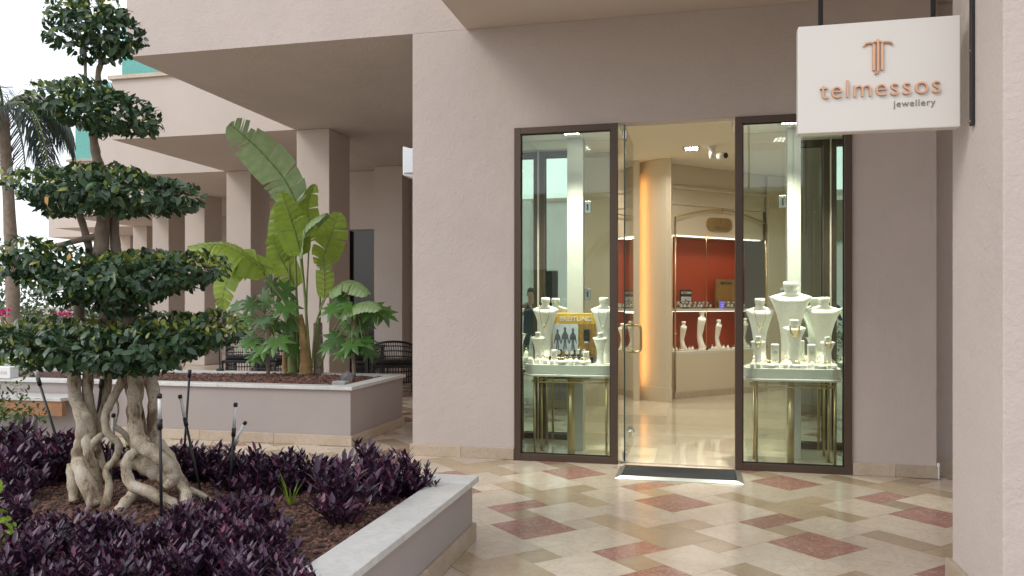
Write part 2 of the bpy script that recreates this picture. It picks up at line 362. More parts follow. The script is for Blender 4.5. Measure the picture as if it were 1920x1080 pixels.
LEAF = (np.array([(0, 0, 0), (.28, .23, .035), (.28, -.23, .035), (.32, 0, -.01), (.66, .21, .02), (.66, -.21, .02), (.70, 0, -.03), (1, 0, -.09)], float),
        [(0, 3, 1), (0, 2, 3), (1, 3, 6, 4), (3, 2, 5, 6), (4, 6, 7), (6, 5, 7)])
LANCE = (np.array([(0, 0, 0), (.4, .13, .03), (.4, -.13, .03), (.45, 0, 0), (1, 0, -.10)], float), [(0, 3, 1), (0, 2, 3), (1, 3, 4), (3, 2, 4)])
def unit(a): return a / np.maximum(np.linalg.norm(a, axis=1, keepdims=True), 1e-9)
def leafcloud(name, P, D, N, S, tmpl, mats, parent=None, mi=None):
    T, Fc = tmpl; n = len(P); k = len(T)
    ex = unit(D); ez = unit(N - (N * ex).sum(1, keepdims=True) * ex); ey = np.cross(ez, ex)
    S = np.asarray(S).reshape(-1, 1, 1)
    V = P[:, None, :] + S * (T[None, :, 0:1] * ex[:, None, :] + T[None, :, 1:2] * ey[:, None, :] + T[None, :, 2:3] * ez[:, None, :])
    V = V.reshape(-1, 3)
    me = bpy.data.meshes.new(name)
    faces = []
    for i in range(n):
        o = i * k; faces += [tuple(j + o for j in f) for f in Fc]
    me.from_pydata(V.tolist(), [], faces)
    if not isinstance(mats, (list, tuple)): mats = [mats]
    for m in mats: me.materials.append(m)
    if mi is not None and len(mats) > 1: me.polygons.foreach_set('material_index', np.repeat(mi, len(Fc)).astype(np.int32))
    me.polygons.foreach_set('use_smooth', [True] * len(me.polygons)); me.update()
    return link(name, me, parent) if parent is not False else me

# ================================================================== SETTING
g = MB().add([(-400, -400, -.08), (400, -400, -.08), (400, 400, -.08), (-400, 400, -.08)], [(0, 1, 2, 3)])
tag(g.build('ground', plain('ground_earth', (.30, .25, .20), .95, var=.15, scale=.3)), kind='structure')
pv = MB().box(-40, 8, -14, 40, -.07, -.0035).build('pavement', M['pave']); tag(pv, kind='structure')

# marble paving: six by six unit repeat, laid at 45 degrees to the shop front
U = .205; U0 = Vector((-.18, 6.0, 0)); eu = Vector((1, 1, 0)).normalized(); ev = Vector((-1, 1, 0)).normalized()
PAT = [(-1, -1, 2, 2, 'red'), (0, 2, 2, 1, 'red'), (0, 1, 1, 1, 'brown'), (1, 0, 2, 2, 'cream'), (-1, -3, 3, 2, 'cream'),
       (2, 2, 2, 2, 'brown'), (2, 4, 1, 2, 'brown'), (4, 3, 1, 1, 'brown'), (3, 1, 1, 1, 'brown'), (4, 1, 2, 2, 'cream'),
       (3, 4, 2, 3, 'cream'), (1, -1, 1, 1, 'cream')]
tile_me = {}
cand = []
for a in range(-9, 10):
    for b in range(-9, 10):
        for (i, j, w, h, c) in PAT:
            ctr = U0 + eu * ((a * 6 + i + w / 2) * U) + ev * ((b * 6 + j + h / 2) * U)
            if ctr.dot(Fv) < 2.5: continue
            px, py = proj(ctr)
            if not (-60 < px < 1980 and py < 1160): continue
            X, Y = ctr.x, ctr.y
            ok = (-1.5 < X < 2.6 and 2.6 < Y < 7.5) or (-3.6 < X <= -1.5 and 4.7 < Y < 7.45) or (-7.8 < X <= -3.6 and 5.9 < Y < 7.7) or (-5.0 < X < -2.6 and 7.45 <= Y < 13.5 and not (X < -3.55 and Y < 8.9))
            if ok and not (X > 1.5 and Y < 4.4): cand.append((ctr.dot(Fv), ctr, w, h, c))
cand.sort(key=lambda t: t[0]); cand = cand[:300]
for _, ctr, w, h, c in cand:
    key = (w, h, c)
    if key not in tile_me:
        e = .0013; q = MB(); hw, hh = w * U / 2 - e, h * U / 2 - e
        q.obox((0, 0, -.012), eu, ev, (0, 0, 1), hw, hh, .012); tile_me[key] = q.mesh('paving_tile', M[c])
    o = link('paving_tile', tile_me[key], pv, (ctr.x, ctr.y, random.uniform(-.0006, .0006)))

# ================================================================== SHOP BUILDING
YW, ZC, ZD = 7.33, 4.06, 3.10
XL, XR = -2.69, 1.93                       # ends of the shop wall
W0, W1, W2, W3 = -1.68, -.72, .31, 1.27     # left window, door, right window
shop = thing('shop_building', 'pale pink stucco shop front with glazed jewellery display windows', 'building', (0, YW, 0))
def S(mb, name, mats, parent=shop, **k):
    p = parent
    mb.v = [(x, y - YW, z) for x, y, z in mb.v]; return mb.build(name, mats, p, **k)
S(MB().wallprism([(XL, 0), (W0, 0), (W0, ZD), (W3, ZD), (W3, 0), (XR, 0), (XR, ZC), (XL, ZC)], YW, YW + .16), 'facade_wall', M['stucco'])
S(MB().box(XL, XL + .16, YW + .1605, 14.4, 0, ZC), 'side_wall', M['stucco'])
S(MB().box(XR - .16, XR, YW + .1605, YW + .30, 0, ZC - .002), 'return_wall', M['stucco'])
S(MB().box(XR - .16, 5.5, YW + .302, YW + .45, 0, ZC - .002), 'recess_wall', M['stucco'])
S(MB().box(-2.15, 9.0, 3.60, YW + .6, ZC + .001, ZC + 1.6), 'ceiling_slab', M['ceiling'])
S(MB().box(4.6, 4.8, 3.62, YW + .30, 0, ZC - .001), 'shading_end_wall', M['stucco'])  # unseen wall added to shut out light from the right
S(MB().box(1.29, 2.3, 3.89, 4.61, 0, ZC), 'pillar', M['stucco'], bevel=.006)
# skirting stones
def skirt(x0, x1, y0, y1, n, along='x', h=.105, parent=shop):
    for k in range(n):
        if along == 'x':
            a = x0 + (x1 - x0) * k / n; b = x0 + (x1 - x0) * (k + 1) / n - .002; S(MB().box(a, b, y0, y1, 0, h + random.uniform(-.001, .001)), 'skirting_stone', M['plinth'], parent, bevel=.003)
        else:
            a = y0 + (y1 - y0) * k / n; b = y0 + (y1 - y0) * (k + 1) / n - .002; S(MB().box(x0, x1, a, b, 0, h), 'skirting_stone', M['plinth'], parent, bevel=.003)
skirt(XL - .022, W0 - .004, YW - .022, YW - .001, 2)
skirt(W3 + .006, XR + .022, YW - .022, YW - .001, 2)
skirt(XL - .022, XL - .001, YW + .0, 13.5, 7, 'y')
skirt(XR + .001, XR + .022, YW, YW + .29, 1, 'y')
skirt(XR + .03, 4.5, YW + .28, YW + .30, 3)
skirt(1.262, 1.288, 3.87, 4.64, 1, 'y', .12)
skirt(1.29, 2.3, 3.866, 3.888, 1, 'x', .12)
skirt(1.29, 2.3, 4.612, 4.636, 1, 'x', .12)
S(MB().tube([(XR + .012, YW - .012, .0), (XR + .012, YW - .012, .13)], .012, 8), 'corner_trim', M['paper'])
# black cable conduit on the pillar
cd = thing('cable_conduit', 'black metal conduit running down the lit face of the foreground pillar', 'conduit', (1.280, 4.265, 2.31))
MB().box(-.009, .009, -.014, .014, 0, 1.74).build('channel', M['black'], cd, bevel=.003)
for z in (.02, .36):
    MB().tube([(-.014, 0, z), (-.008, 0, z)], .008, 8).build('fixing_screw', M['steel'], cd)

# windows
def window(x0, x1, label):
    fr = S(MB().wallprism([(x0, 0), (x1, 0), (x1, ZD), (x0, ZD)], YW + .2, YW + .201), 'tmp', M['bronze'])
    bpy.data.objects.remove(fr)
    t = .062
    m = MB(); m.box(x0, x0 + t, YW - .025, YW + .06, 0, ZD - .003); m.box(x1 - t, x1, YW - .025, YW + .06, 0, ZD - .003)
    m.box(x0 + t, x1 - t, YW - .024, YW + .058, 0, t); m.box(x0 + t, x1 - t, YW - .024, YW + .058, ZD - t, ZD - .003)
    f = S(m, 'window_frame', M['bronze'], bevel=.003); tag(f, label)
    S(MB().box(x0 + t, x1 - t, YW + .012, YW + .020, t, ZD - t), 'pane', M['glass'], f)
    e = MB(); w = .010
    e.box(x0 + t, x0 + t + w, YW + .006, YW + .0115, t, ZD - t); e.box(x1 - t - w, x1 - t, YW + .006, YW + .0115, t, ZD - t)
    e.box(x0 + t + w, x1 - t - w, YW + .006, YW + .0115, t, t + w); e.box(x0 + t + w, x1 - t - w, YW + .006, YW + .0115, ZD - t - w, ZD - t)
    S(e, 'gasket', M['black'], f)
window(W0, W1, 'bronze frame of the left display window'); window(W2, W3, 'bronze frame of the right display window')

# room behind
YB = YW + .62
for sx in (-1, 1):
    if sx < 0: xo, xi, xp, xq = W0, W1, -1.275, -1.115
    else: xo, xi, xp, xq = W3, W2, .925, .805
    a, b = min(xo, xi), max(xo, xi)
    S(MB().box(a, b, YW + .161, YB + .10, ZD + .002, ZD + .10), 'display_ceiling', M['shopceil'])
    S(MB().box(min(xo, xo + sx * .02), max(xo, xo + sx * .02), YW + .162, YB + .02, 0.002, ZD + .001), 'side_mirror', M['mirror'])
    S(MB().box(min(xo, xp), max(xo, xp), YB, YB + .03, .002, ZD + .001), 'back_mirror', M['mirror'])
    S(MB().box(min(xp, xq), max(xp, xq), YB - .06, YB + .10, .002, ZD + .001), 'white_post', M['post'], bevel=.004)
    c = -sx
    pane = S(MB().box(min(xq, xi + sx * .02), max(xq, xi + sx * .02), YB + .02, YB + .03, .02, ZD - .02), 'inner_glass_door', M['cabglass'])
    for z in (.75, 1.55, 2.42):
        hx = xq + c * .035
        h = S(MB().box(hx - .032, hx + .032, YB + .008, YB + .019, z - .06, z + .06), 'hinge_plate', M['steel'], pane, bevel=.004)
        S(MB().box(hx - .008, hx + .008, YB - .002, YB + .0075, z - .03, z + .03), 'hinge_knuckle', M['black'], h)
S(MB().box(-2.5, 3.4, YW + .162, 15.6, 3.62, 3.75), 'shop_ceiling', M['shopceil'])
S(MB().box(W1 + .004, W2 - .004, YW + .161, YW + .17, ZD + .001, 3.62), 'lintel_lining', M['shopceil'])
for a, b in ((-2.5, W1), (W2, 3.4)):
    S(MB().box(a, b, YB + .101, YB + .14, ZD + .002, 3.618), 'bulkhead', M['shopwall'])
S(MB().box(-2.52, -2.5, YW + .17, 15.6, 0, 3.62), 'shop_left_wall', M['shopwall'])
S(MB().box(3.4, 3.42, YW + .46, 15.6, 0, 3.62), 'shop_right_wall', M['shopwall'])
S(MB().box(-2.5, 3.4, 15.6, 15.7, 0, 3.75), 'shop_back_wall', M['shopwall'])
S(MB().box(-2.5, -1.14, 11.45, 11.6, 0, 3.618), 'partition_wall', M['shopwall'])
S(MB().box(W3 + .03, 1.75, YW + .46, YB + .3, 0, 3.618), 'jamb_block', M['shopwall'])
S(MB().box(-2.49, W0 - .03, YW + .17, YB + .3, 0, 3.618), 'jamb_block', M['shopwall'])
sf = MB().box(-2.52, 3.4, YW + .07, 15.6, -.06, .0005).build('shop_floor', M['grout']); tag(sf, kind='structure')
ftile = MB().box(-.4985, .4985, -.3985, .3985, -.02, .004).mesh('floor_slab', M['shopfloor'])
for i in range(-2, 4):
    for j in range(0, 10):
        link('floor_slab', ftile, sf, (i * 1.0 + .1, YW + .49 + j * .80, 0))

# curved column with the warm light slot
cc = []
for k in range(9):
    t = k / 8; cc.append((-.89 + .47 * t, 12.42 - .32 * math.sin(t * math.pi / 2)))
S(MB().prism(cc + [(-.40, 12.10), (-.40, 12.75), (-.89, 12.75)], 0, 3.618), 'curved_column', M['shopwall'], smooth=False)
S(MB().prism([(x, y - .03) for x, y in cc] + [(-.385, 12.07), (-.385, 12.12), (-.42, 12.12)] + [(x, y - .002) for x, y in cc[::-1]], 0, .22), 'column_base', M['shopwall'])
S(MB().prism([(-1.02, 12.22), (-.872, 12.22), (-.872, 12.235), (-.925, 12.235), (-.925, 12.75), (-1.02, 12.75)], 0, 3.618), 'light_slot_panel', M['shopwall'])
led = S(MB().box(-.922, -.912, 12.26, 12.285, .25, 3.35), 'led_strip', M['ledstrip']); tag(led, 'warm glowing light strip beside the curved column')

# ================================================================== CABINETS
def cabinet(name, label, origin, rz, L, sign=False):
    c = thing(name, label, 'cabinet', (*origin, 0), rz, 'wall cabinets in the shop')
    # local: x along the face, y into depth
    MB().box(0, L, .0, .5, .005, .68).build('base', M['shopwall'], c, bevel=.004)
    MB().box(-.02, L + .02, -.03, .02, .005, .10).build('toe_board', M['plinth'], c)
    MB().box(0, L, .002, .48, .681, .72).build('lower_shelf', M['white'], c, bevel=.003)
    MB().box(.02, L - .02, .01, .45, 1.345, 1.385).build('middle_shelf', M['white'], c, bevel=.003)
    MB().box(0, L, .46, .5, .722, 2.53).build('back_panel', M['redpanel'], c)
    MB().box(0, L, .06, .5, 2.532, 3.0).build('header', M['shopwall'], c)
    MB().box(-.05, L + .7, .04, .5, 3.0015, 3.618).build('upper_wall', M['shopwall'], c)
    MB().box(-.06, L + .7, .0, .04, 3.24, 3.30).build('cornice', M['shopwall'], c, bevel=.015)
    for x in (0, L):
        p = MB().tube([(x, -.01, .10), (x, -.01, 2.80)], .012, 8).build('brass_post', M['brass'], c, smooth=True)
        for z in (1.0, 2.66): MB().lathe([(.012, -.015), (.022, 0), (.012, .015)], (x, -.01, z), 8).build('collar', M['brass'], p)
    arc = [(L * t, -.01, 2.80 + .16 * math.sin(math.pi * t)) for t in [k / 16 for k in range(17)]]
    MB().tube(arc, .012, 6).build('brass_arch', M['brass'], c, smooth=True)
    MB().lathe([(.004, -.035), (.022, -.015), (.026, 0), (.018, .018), (.004, .03)], (L / 2, -.01, 2.962), 8).build('finial', M['brass'], c, smooth=True)
    n = 3
    for k in range(n):
        a, b = L * k / n + .004, L * (k + 1) / n - .004
        d = MB().box(a, b, .004, .010, .73, 2.52).build('glass_door', M['cabglass'], c)
        MB().box(b - .002, b + .002, .002, .012, .73, 2.52).build('glass_edge', M['brass'], d)
        MB().lathe([(.004, -.02), (.02, -.008), (.02, .008), (.004, .02)], (b, -.008, .75), 8).build('lock', M['black'], d)
    for z, wd, pw in ((2.515, .06, 4.5), (1.338, .05, 2.6)):  # upper strip and its light are added to brighten the cabinet
        sl = MB().box(.05, L - .05, .06, .06 + wd, z, z + .006).build('shelf_and_fill_lamp', M['shelffill'], c)
        A = bpy.data.lights.new('shelf_and_fill_light', 'AREA'); A.shape = 'RECTANGLE'; A.size = L - .1; A.size_y = .05; A.energy = pw; A.color = (1, .92, .80)
        ao = bpy.data.objects.new('shelf_and_fill_light', A); COL.objects.link(ao); ao.parent = c; ao.location = (L / 2, .10, z - .01); ao.rotation_euler = (R(-25), 0, 0)
    if sign:
        pts = []
        for k in range(24):
            a = 2 * math.pi * k / 24; sx = .17 if math.cos(a) > 0 else -.17
            pts.append((L / 2 - .02 + sx + .105 * math.cos(a), 2.735 + .105 * math.sin(a)))
        s = MB().wallprism(pts, .02, .058).build('oval_plaque', M['brass'], c)
        text_mesh('plaque_text', 'telmessos', .07, .002, M['greyletters'], s, Matrix.Translation((L / 2 - .02, .017, 2.665)) @ FACING, 'CENTER')
        text_mesh('plaque_mark', 'T', .10, .002, M['greyletters'], s, Matrix.Translation((L / 2 - .02, .017, 2.745)) @ FACING, 'CENTER')
    return c
cab = cabinet('display_cabinet', 'cream display cabinet with red back panel and brass arch facing the door', (-.36, 12.60), R(45), 2.05, True)
cab2 = cabinet('display_cabinet', 'narrow glimpse of a second red backed cabinet left of the curved column', (-2.3, 13.0), 0, 1.36)
MB().prism([(1.10, 14.06), (1.13, 14.03), (2.7, 15.58), (2.64, 15.60)], 0, 3.61).build('tmpwall', M['shopwall'], None)
bpy.data.objects['tmpwall'].name = 'angled_wall'; o = bpy.data.objects['angled_wall']; o.parent = shop; o.location = (0, -YW, 0)

# ================================================================== BUSTS AND DISPLAY PIECES
def bust_mesh(h, chain=None):
    # a flattened shell: wide shoulders tapering to a foot, short capped neck
    prof = [  # z/h, half width/h, half depth/h, y offset/h
        (0, .115, .10, -.02), (.03, .115, .10, -.02), (.20, .105, .065, .045), (.36, .106, .05, .07), (.50, .128, .046, .07), (.63, .163, .044, .05), (.74, .205, .044, .025),
        (.805, .238, .040, .01), (.822, .238, .036, .006), (.840, .185, .042, .005), (.856, .125, .05, .005), (.872, .082, .056, .008), (.89, .071, .058, .01), (.915, .070, .060, .012),
        (.92, .086, .072, .012), (.985, .086, .072, .012), (1.0, .076, .062, .012)]
    rs = []
    for z, a, b, yo in prof:
        r = []
        for k in range(20):
            t = 2 * math.pi * k / 20; cx, sy = math.cos(t), math.sin(t)
            e = .75 if .1 < z < .8 else 1.0
            r.append((a * h * math.copysign(abs(cx) ** e, cx), (yo + b * math.copysign(abs(sy) ** e, sy) - (.05 * (1 - cx * cx) if .4 < z < .82 else 0)) * h, z * h))
        rs.append(r)
    return MB().rings(rs)
def necklace(h, drop, rad, beads=False):
    pts = []
    for k in range(25):
        t = k / 24; a = math.pi * (t - .5)
        x = .095 * h * math.sin(a) * 1.0; z = .868 * h - drop * h * (math.cos(a) ** 1.2 if math.cos(a) > 0 else 0)
        pts.append((x, -.075 * h - .02 * h * math.cos(a), z))
    m = MB()
    if beads:
        for p, q in zip(pts[1:-1:2], range(99)): m.lathe([(rad * .3, -rad), (rad, 0), (rad * .3, rad)], p, 6)
    else: m.tube(pts, rad, 5)
    return m, pts[12]
def bust(loc, h, label, rz=0, chain='thin', cat='bust', group='necklace busts', sx=1.0):
    t = thing('necklace_bust', label, cat, loc, rz, group); t.scale = (sx, 1, 1)
    bust_mesh(h).build('torso', M['bust'], t, smooth=True)
    if chain:
        m, low = necklace(h, .22 if chain == 'thick' else .30, .011 * h * (1.6 if chain == 'thick' else .45), chain == 'beads')
        n = m.build('necklace', M['gold'] if chain != 'silver' else M['steel'], t, smooth=True)
        if chain in ('thin', 'silver'): MB().lathe([(.002, -.02 * h), (.018 * h, 0), (.002, .02 * h)], (low[0], low[1] - .004, low[2] - .02 * h), 6).build('pendant', M['gold'] if chain == 'thin' else M['steel'], n)
    return t
def rrect(x0, x1, y0, y1, r, n=6):
    P = []
    for cx, cy, a0 in ((x1 - r, y0 + r, -90), (x1 - r, y1 - r, 0), (x0 + r, y1 - r, 90), (x0 + r, y0 + r, 180)):
        for k in range(n + 1): a = R(a0 + 90 * k / n); P.append((cx + r * math.cos(a), cy + r * math.sin(a)))
    return P
def vtable(x0, x1, label):
    cx, y0, y1 = (x0 + x1) / 2, YW + .07, YB - .08
    t = thing('display_table', label, 'table', (cx, (y0 + y1) / 2, .004)); cyy = (y0 + y1) / 2
    a, b, c, d = x0 - cx, x1 - cx, y0 - cyy, y1 - cyy
    MB().prism(rrect(a, b, c, d, .12), .795, .885).build('tray_rim', M['white'], t, bevel=.006)
    MB().prism(rrect(a - .012, b + .012, c - .012, d + .012, .13), .770, .7945).build('lower_lip', M['white'], t, bevel=.008)
    MB().prism(rrect(a + .02, b - .02, c + .02, d - .02, .11), .8853, .892).build('tray_top', M['white'], t)
    MB().lathe([(.032, 0), (.032, .769)], (0, 0, 0), 16).build('centre_column', M['brass'], t, smooth=True)
    for sx in (a + .10, b - .06):
        for sy in (c + .06, d - .06):
            l = MB().tube([(sx, sy, .012), (sx, sy, .769)], .012, 10).build('leg', M['brass'], t, smooth=True)
            MB().lathe([(.026, 0), (.026, .011)], (sx, sy, 0), 10).build('foot', M['brass'], l)
    MB().tube([(x, y, .715) for x, y in rrect(a + .06, b - .06, c + .06, d - .06, .10)], .009, 6, closed=True).build('hoop_rail', M['brass'], t, smooth=True)
    return t
vtable(-1.615, -.775, 'white rounded display table on brass legs in the left window')
vtable(.40, 1.215, 'white rounded display table on brass legs in the right window')
ZT = .897
bust((-1.45, 7.66, ZT), .62, 'tall white bust with fine pendant chain left of the yellow watch display', .0, 'thin', sx=.84)
bust((-.885, 7.66, ZT), .62, 'tall white bust with silver necklace right of the yellow watch display', 0, 'silver', sx=.84)
bust((-1.50, 7.53, ZT), .29, 'small white bust at the left end of the left window table', 0, None)
bust((-.905, 7.53, ZT), .29, 'small white bust at the right end of the left window table', 0, None)
bust((.81, 7.66, ZT + .0), .76, 'tallest white bust with thick gold necklace in the right window', 0, 'beads')
bust((.545, 7.68, ZT), .61, 'tall white bust with thin gold pendant chain at the left of the right window', 0, 'thin', sx=.87)
bust((1.095, 7.68, ZT), .62, 'tall white bust with gold collar at the right of the right window', 0, 'beads')
bust((.825, 7.52, ZT), .42, 'mid sized white bust with gold chain in front of the tallest one', 0, 'thick')
bust((.515, 7.50, ZT), .27, 'small white bust at the left front of the right window table', 0, 'thick')
bust((1.10, 7.50, ZT), .27, 'small white bust at the right front of the right window table', 0, 'thick')
# shelf busts inside the wall cabinet
def cabp(x, y, z): a = R(45); return (-.36 + x * math.cos(a) - y * math.sin(a), 12.60 + x * math.sin(a) + y * math.cos(a), z)
for x, h, nm in ((.40, .46, 'small white bust on the left of the lower cabinet shelf'), (.80, .62, 'tall white bust in the middle of the lower cabinet shelf'), (1.18, .48, 'small white bust right of the tall one on the lower cabinet shelf'), (1.80, .5, 'white bust at the right end of the lower cabinet shelf')):
    bust(cabp(x, .22, .724), h, nm, R(45 + 22), None, 'bust', 'cabinet busts')
for x, h in ((-1.22, .42), (-1.06, .42)):
    bust((x, 13.2, .724), h, 'pair of white busts on the shelf of the half hidden cabinet', R(-30), None, 'bust', 'busts in the half hidden cabinet')

# upright jewellery boxes
def card(loc, w, h, label, group='upright jewellery boxes'):
    t = thing('jewellery_box', label, 'box', loc, 0, group)
    MB().box(-w / 2, w / 2, -.03, .03, 0, h).build('body', M['bust'], t, bevel=.006)
    MB().box(-w / 2 + .008, w / 2 - .008, -.034, -.0305, h * .12, h - .01).build('front_pad', M['white'], t, bevel=.002)
    MB().tube([(.012 * math.cos(a), -.036, h * .62 + .012 * math.sin(a)) for a in [k * math.pi / 4 for k in range(8)]], .002, 5, closed=True).build('ring', M['gold'], t)
card((-1.335, 7.50, ZT), .05, .125, 'upright white ring box left of the watches in the left window')
card((-1.03, 7.50, ZT), .05, .115, 'upright white ring box right of the watches in the left window')
card((.665, 7.56, ZT), .065, .20, 'upright white earring box left of the mid sized bust')
card((.975, 7.56, ZT), .065, .20, 'upright white earring box right of the mid sized bust')

# small stands with rings, bracelets
def ring_stand_meshes():
    a = MB().rings([[(sx * .016 * s, sy * .016 * s, z) for sx, sy in ((-1, -1), (1, -1), (1, 1), (-1, 1))] for z, s in ((0, 1), (.02, .9), (.036, .35))]).mesh('stand', M['bust'])
    b = MB().tube([(.009 * math.cos(t), .0, .038 + .009 * math.sin(t)) for t in [k * math.pi / 5 for k in range(10)]], .0022, 5, closed=True).mesh('ring', M['gold'])
    c = MB().lathe([(.001, -.004), (.005, 0), (.001, .004)], (0, 0, .049), 6).mesh('gem', M['steel'])
    return a, b, c
RA, RB_, RC = ring_stand_meshes()
def ring_stand(loc, label, group, s=1.0):
    t = thing('ring_stand', label, 'ring stand', loc, random.uniform(-.5, .5), group); t.scale = (s, s, s)
    link('stand', RA, t); r = link('ring', RB_, t); link('gem', RC, r); return t
BANG = MB().tube([(.028 * math.cos(t), .028 * math.sin(t) * .25, .028 + .028 * math.sin(t)) for t in [k * math.pi / 8 for k in range(16)]], .003, 6, closed=True).mesh('bangle', M['gold'])
CUSH = MB().rings([[(x * .034 * s, y * .024 * s, z) for x, y in ((-1, -1), (0, -1.15), (1, -1), (1.1, 0), (1, 1), (0, 1.15), (-1, 1), (-1.1, 0))] for z, s in ((0, .9), (.012, 1.05), (.024, .9), (.028, .6))]).mesh('cushion', M['bust'], True)
def bracelet_cushion(loc, label, group):
    t = thing('bracelet_cushion', label, 'jewellery stand', loc, random.uniform(-.4, .4), group)
    link('cushion', CUSH, t); link('bangle', BANG, t, (0, 0, .0)); return t
def spread(x0, x1, rows, label, group, label2, group2):
    for j, (y, n, s) in enumerate(rows):
        for k in range(n):
            x = x0 + (x1 - x0) * (k + .5) / n + random.uniform(-.008, .008)
            p = (x, y + random.uniform(-.008, .008), ZT)
            if (k + j) % 4 == 3: bracelet_cushion(p, label2, group2)
            else: ring_stand(p, label, group, s * random.uniform(.9, 1.15))
spread(-1.42, -.98, [(7.43, 9, 1.15), (7.475, 8, 1.2)], 'small white ring stand at the front of the left window table', 'ring stands in the left window',
       'white cushion with a bangle at the front of the left window table', 'bangle cushions in the left window')
spread(-1.58, -1.40, [(7.46, 3, 1.5)], 'small white ring stand at the front of the left window table', 'ring stands in the left window', 'white cushion with a bangle at the front of the left window table', 'bangle cushions in the left window')
spread(.44, 1.18, [(7.43, 14, 1.1), (7.465, 12, 1.35), (7.60, 8, 1.6)], 'small white ring stand on the right window table', 'ring stands in the right window',
       'white cushion with a bangle on the right window table', 'bangle cushions in the right window')
for x in [.10 + k * .088 for k in range(22)]:
    p = cabp(x, .12 + random.uniform(-.04, .06), .724)
    if random.random() < .5: ring_stand(p, 'small white ring stand on the lower shelf of the red cabinet', 'ring stands in the red cabinet', 1.5)
    else: bracelet_cushion(p, 'white cushion with a bangle on the lower shelf of the red cabinet', 'bangle cushions in the red cabinet')
# watches on cushions
WSTR = MB().rings([[(.010 * sx, y, z) for sx, y, z in ((-1, r * math.cos(t), .028 + r * math.sin(t)), (1, r * math.cos(t), .028 + r * math.sin(t)), (1, (r - .004) * math.cos(t), .028 + (r - .004) * math.sin(t)), (-1, (r - .004) * math.cos(t), .028 + (r - .004) * math.sin(t)))] for r, t in [(.028, k * math.pi / 8) for k in range(16)]], closed=True).mesh('strap', M['watch'])
WCASE = MB().rings([[(.019 * math.cos(a), y, .030 + .019 * math.sin(a)) for a in [k * math.pi / 7 for k in range(14)]] for y in (-.040, -.028)]).mesh('case', M['steel'])
WDIAL = MB().rings([[(.015 * math.cos(a), y, .030 + .015 * math.sin(a)) for a in [k * math.pi / 7 for k in range(14)]] for y in (-.042, -.0402)]).mesh('dial', M['dial'])
WSTR2 = WSTR.copy(); WSTR2.materials.clear(); WSTR2.materials.append(M['steel'])
def watch(loc, label, group, rz=0, s=1.0):
    t = thing('wrist_watch', label, 'watch', loc, rz, group); t.scale = (s, s, s)
    link('strap', WSTR if random.random() < .5 else WSTR2, t); c = link('case', WCASE, t); link('dial', WDIAL, c); return t

# yellow watch display
yd = thing('watch_display', 'yellow watch display board with a photo of three figures in the left window', 'display', (-1.18, 7.70, ZT))
MB().box(-.215, .215, -.005, .02, 0, .47).build('back_board', M['yellowpanel'], yd, bevel=.004)
ph = MB().box(-.205, .045, -.012, -.0055, .10, .365).build('photo_panel', M['photo'], yd)
for k, (x, s) in enumerate(((-.155, .9), (-.082, 1.0), (-.005, .95))):
    f = MB()
    sil = [(-.018, 0), (-.010, .085), (-.022, .09), (-.034, .05), (-.040, .055), (-.030, .125), (-.012, .155), (-.010, .162), (-.013, .185), (0, .20), (.013, .185), (.010, .162), (.012, .155), (.030, .125), (.040, .055), (.034, .05), (.022, .09), (.010, .085), (.018, 0), (.004, 0), (0, .075), (-.004, 0)]
    f.wallprism([(x + a * s, .12 + b * s * 1.1) for a, b in sil], -.0135, -.0123); f.build('printed_figure', M['photodark'], ph)
MB().box(.048, .068, -.014, -.0055, .10, .365).build('gold_bar', M['gold'], yd)
for k in range(9): MB().box(.075 + k * .0155, .088 + k * .0155, -.010, -.0055, .02, .365).build('slat', M['woodslat'], yd)
hd = MB().box(.10, .155, -.035, -.0105, .20, .32).build('watch_holder', M['black'], yd, bevel=.006)
MB().box(.11, .145, -.036, -.0353, .185, .197).build('price_tag', M['paper'], yd)
MB().box(-.215, .215, -.16, -.0125, .0, .06).build('step', M['black'], yd, bevel=.004)
text_mesh('display_lettering', 'BREITLING', .062, .003, M['white'], yd, Matrix.Translation((.02, -.009, .395)) @ FACING, 'CENTER', .0006, 1.08)
MB().tube([(-.185 + .02 * math.cos(t) * (1 if t < 3.1 else .7), -.009, .418 + .016 * math.sin(t)) for t in [k * .5 for k in range(12)]], .003, 5).build('wing_mark', M['gold'], yd)
for k, x in enumerate((-1.30, -1.235, -1.17, -1.12, -1.06)):
    watch((x, 7.62 + (.02 if k == 3 else 0), ZT + .0605), 'wrist watch on the step of the yellow display', 'watches on the yellow display', random.uniform(-.2, .2), 1.2)
tg = MB().box(-.02, .02, -.012, .012, 0, .032); o = tg.build('price_block', M['blue'], None, loc=(-1.085, 7.52, ZT), bevel=.003); tag(o, 'small glowing blue block among the rings in the left window', 'price tag')
# upper cabinet shelf: brand card, watches, gold display, blue tag
bc = thing('watch_card', 'black and white watch advert card on the upper cabinet shelf', 'card', cabp(.50, .28, 1.386), R(45))
MB().box(-.12, .12, -.008, .008, 0, .30).build('board', M['black'], bc)
MB().box(-.11, .11, -.0105, -.0085, .02, .19).build('picture', M['photo'], bc)
MB().tube([(.02 + .016 * math.sin(t * 1.0) - .02, -.013, .06 + .018 * t) for t in [k * .5 for k in range(11)]], .009, 6).build('bracelet_picture', M['photodark'], bc)
text_mesh('card_lettering', 'OCTOBER', .05, .001, M['white'], bc, Matrix.Translation((0, -.0095, .235)) @ FACING, 'CENTER', .001)
for k in range(16):
    watch(cabp(.16 + (k % 8) * .088 + .04 * (k // 8), .08 + .10 * (k // 8), 1.386 + .04 * (k // 8)), 'wrist watch lined up on the upper cabinet shelf left of the blue tag', 'watches on the upper cabinet shelf', R(45) + random.uniform(-.3, .3), 1.5)
for x, y in ((.62, .2), (.50, .27)):
    pass
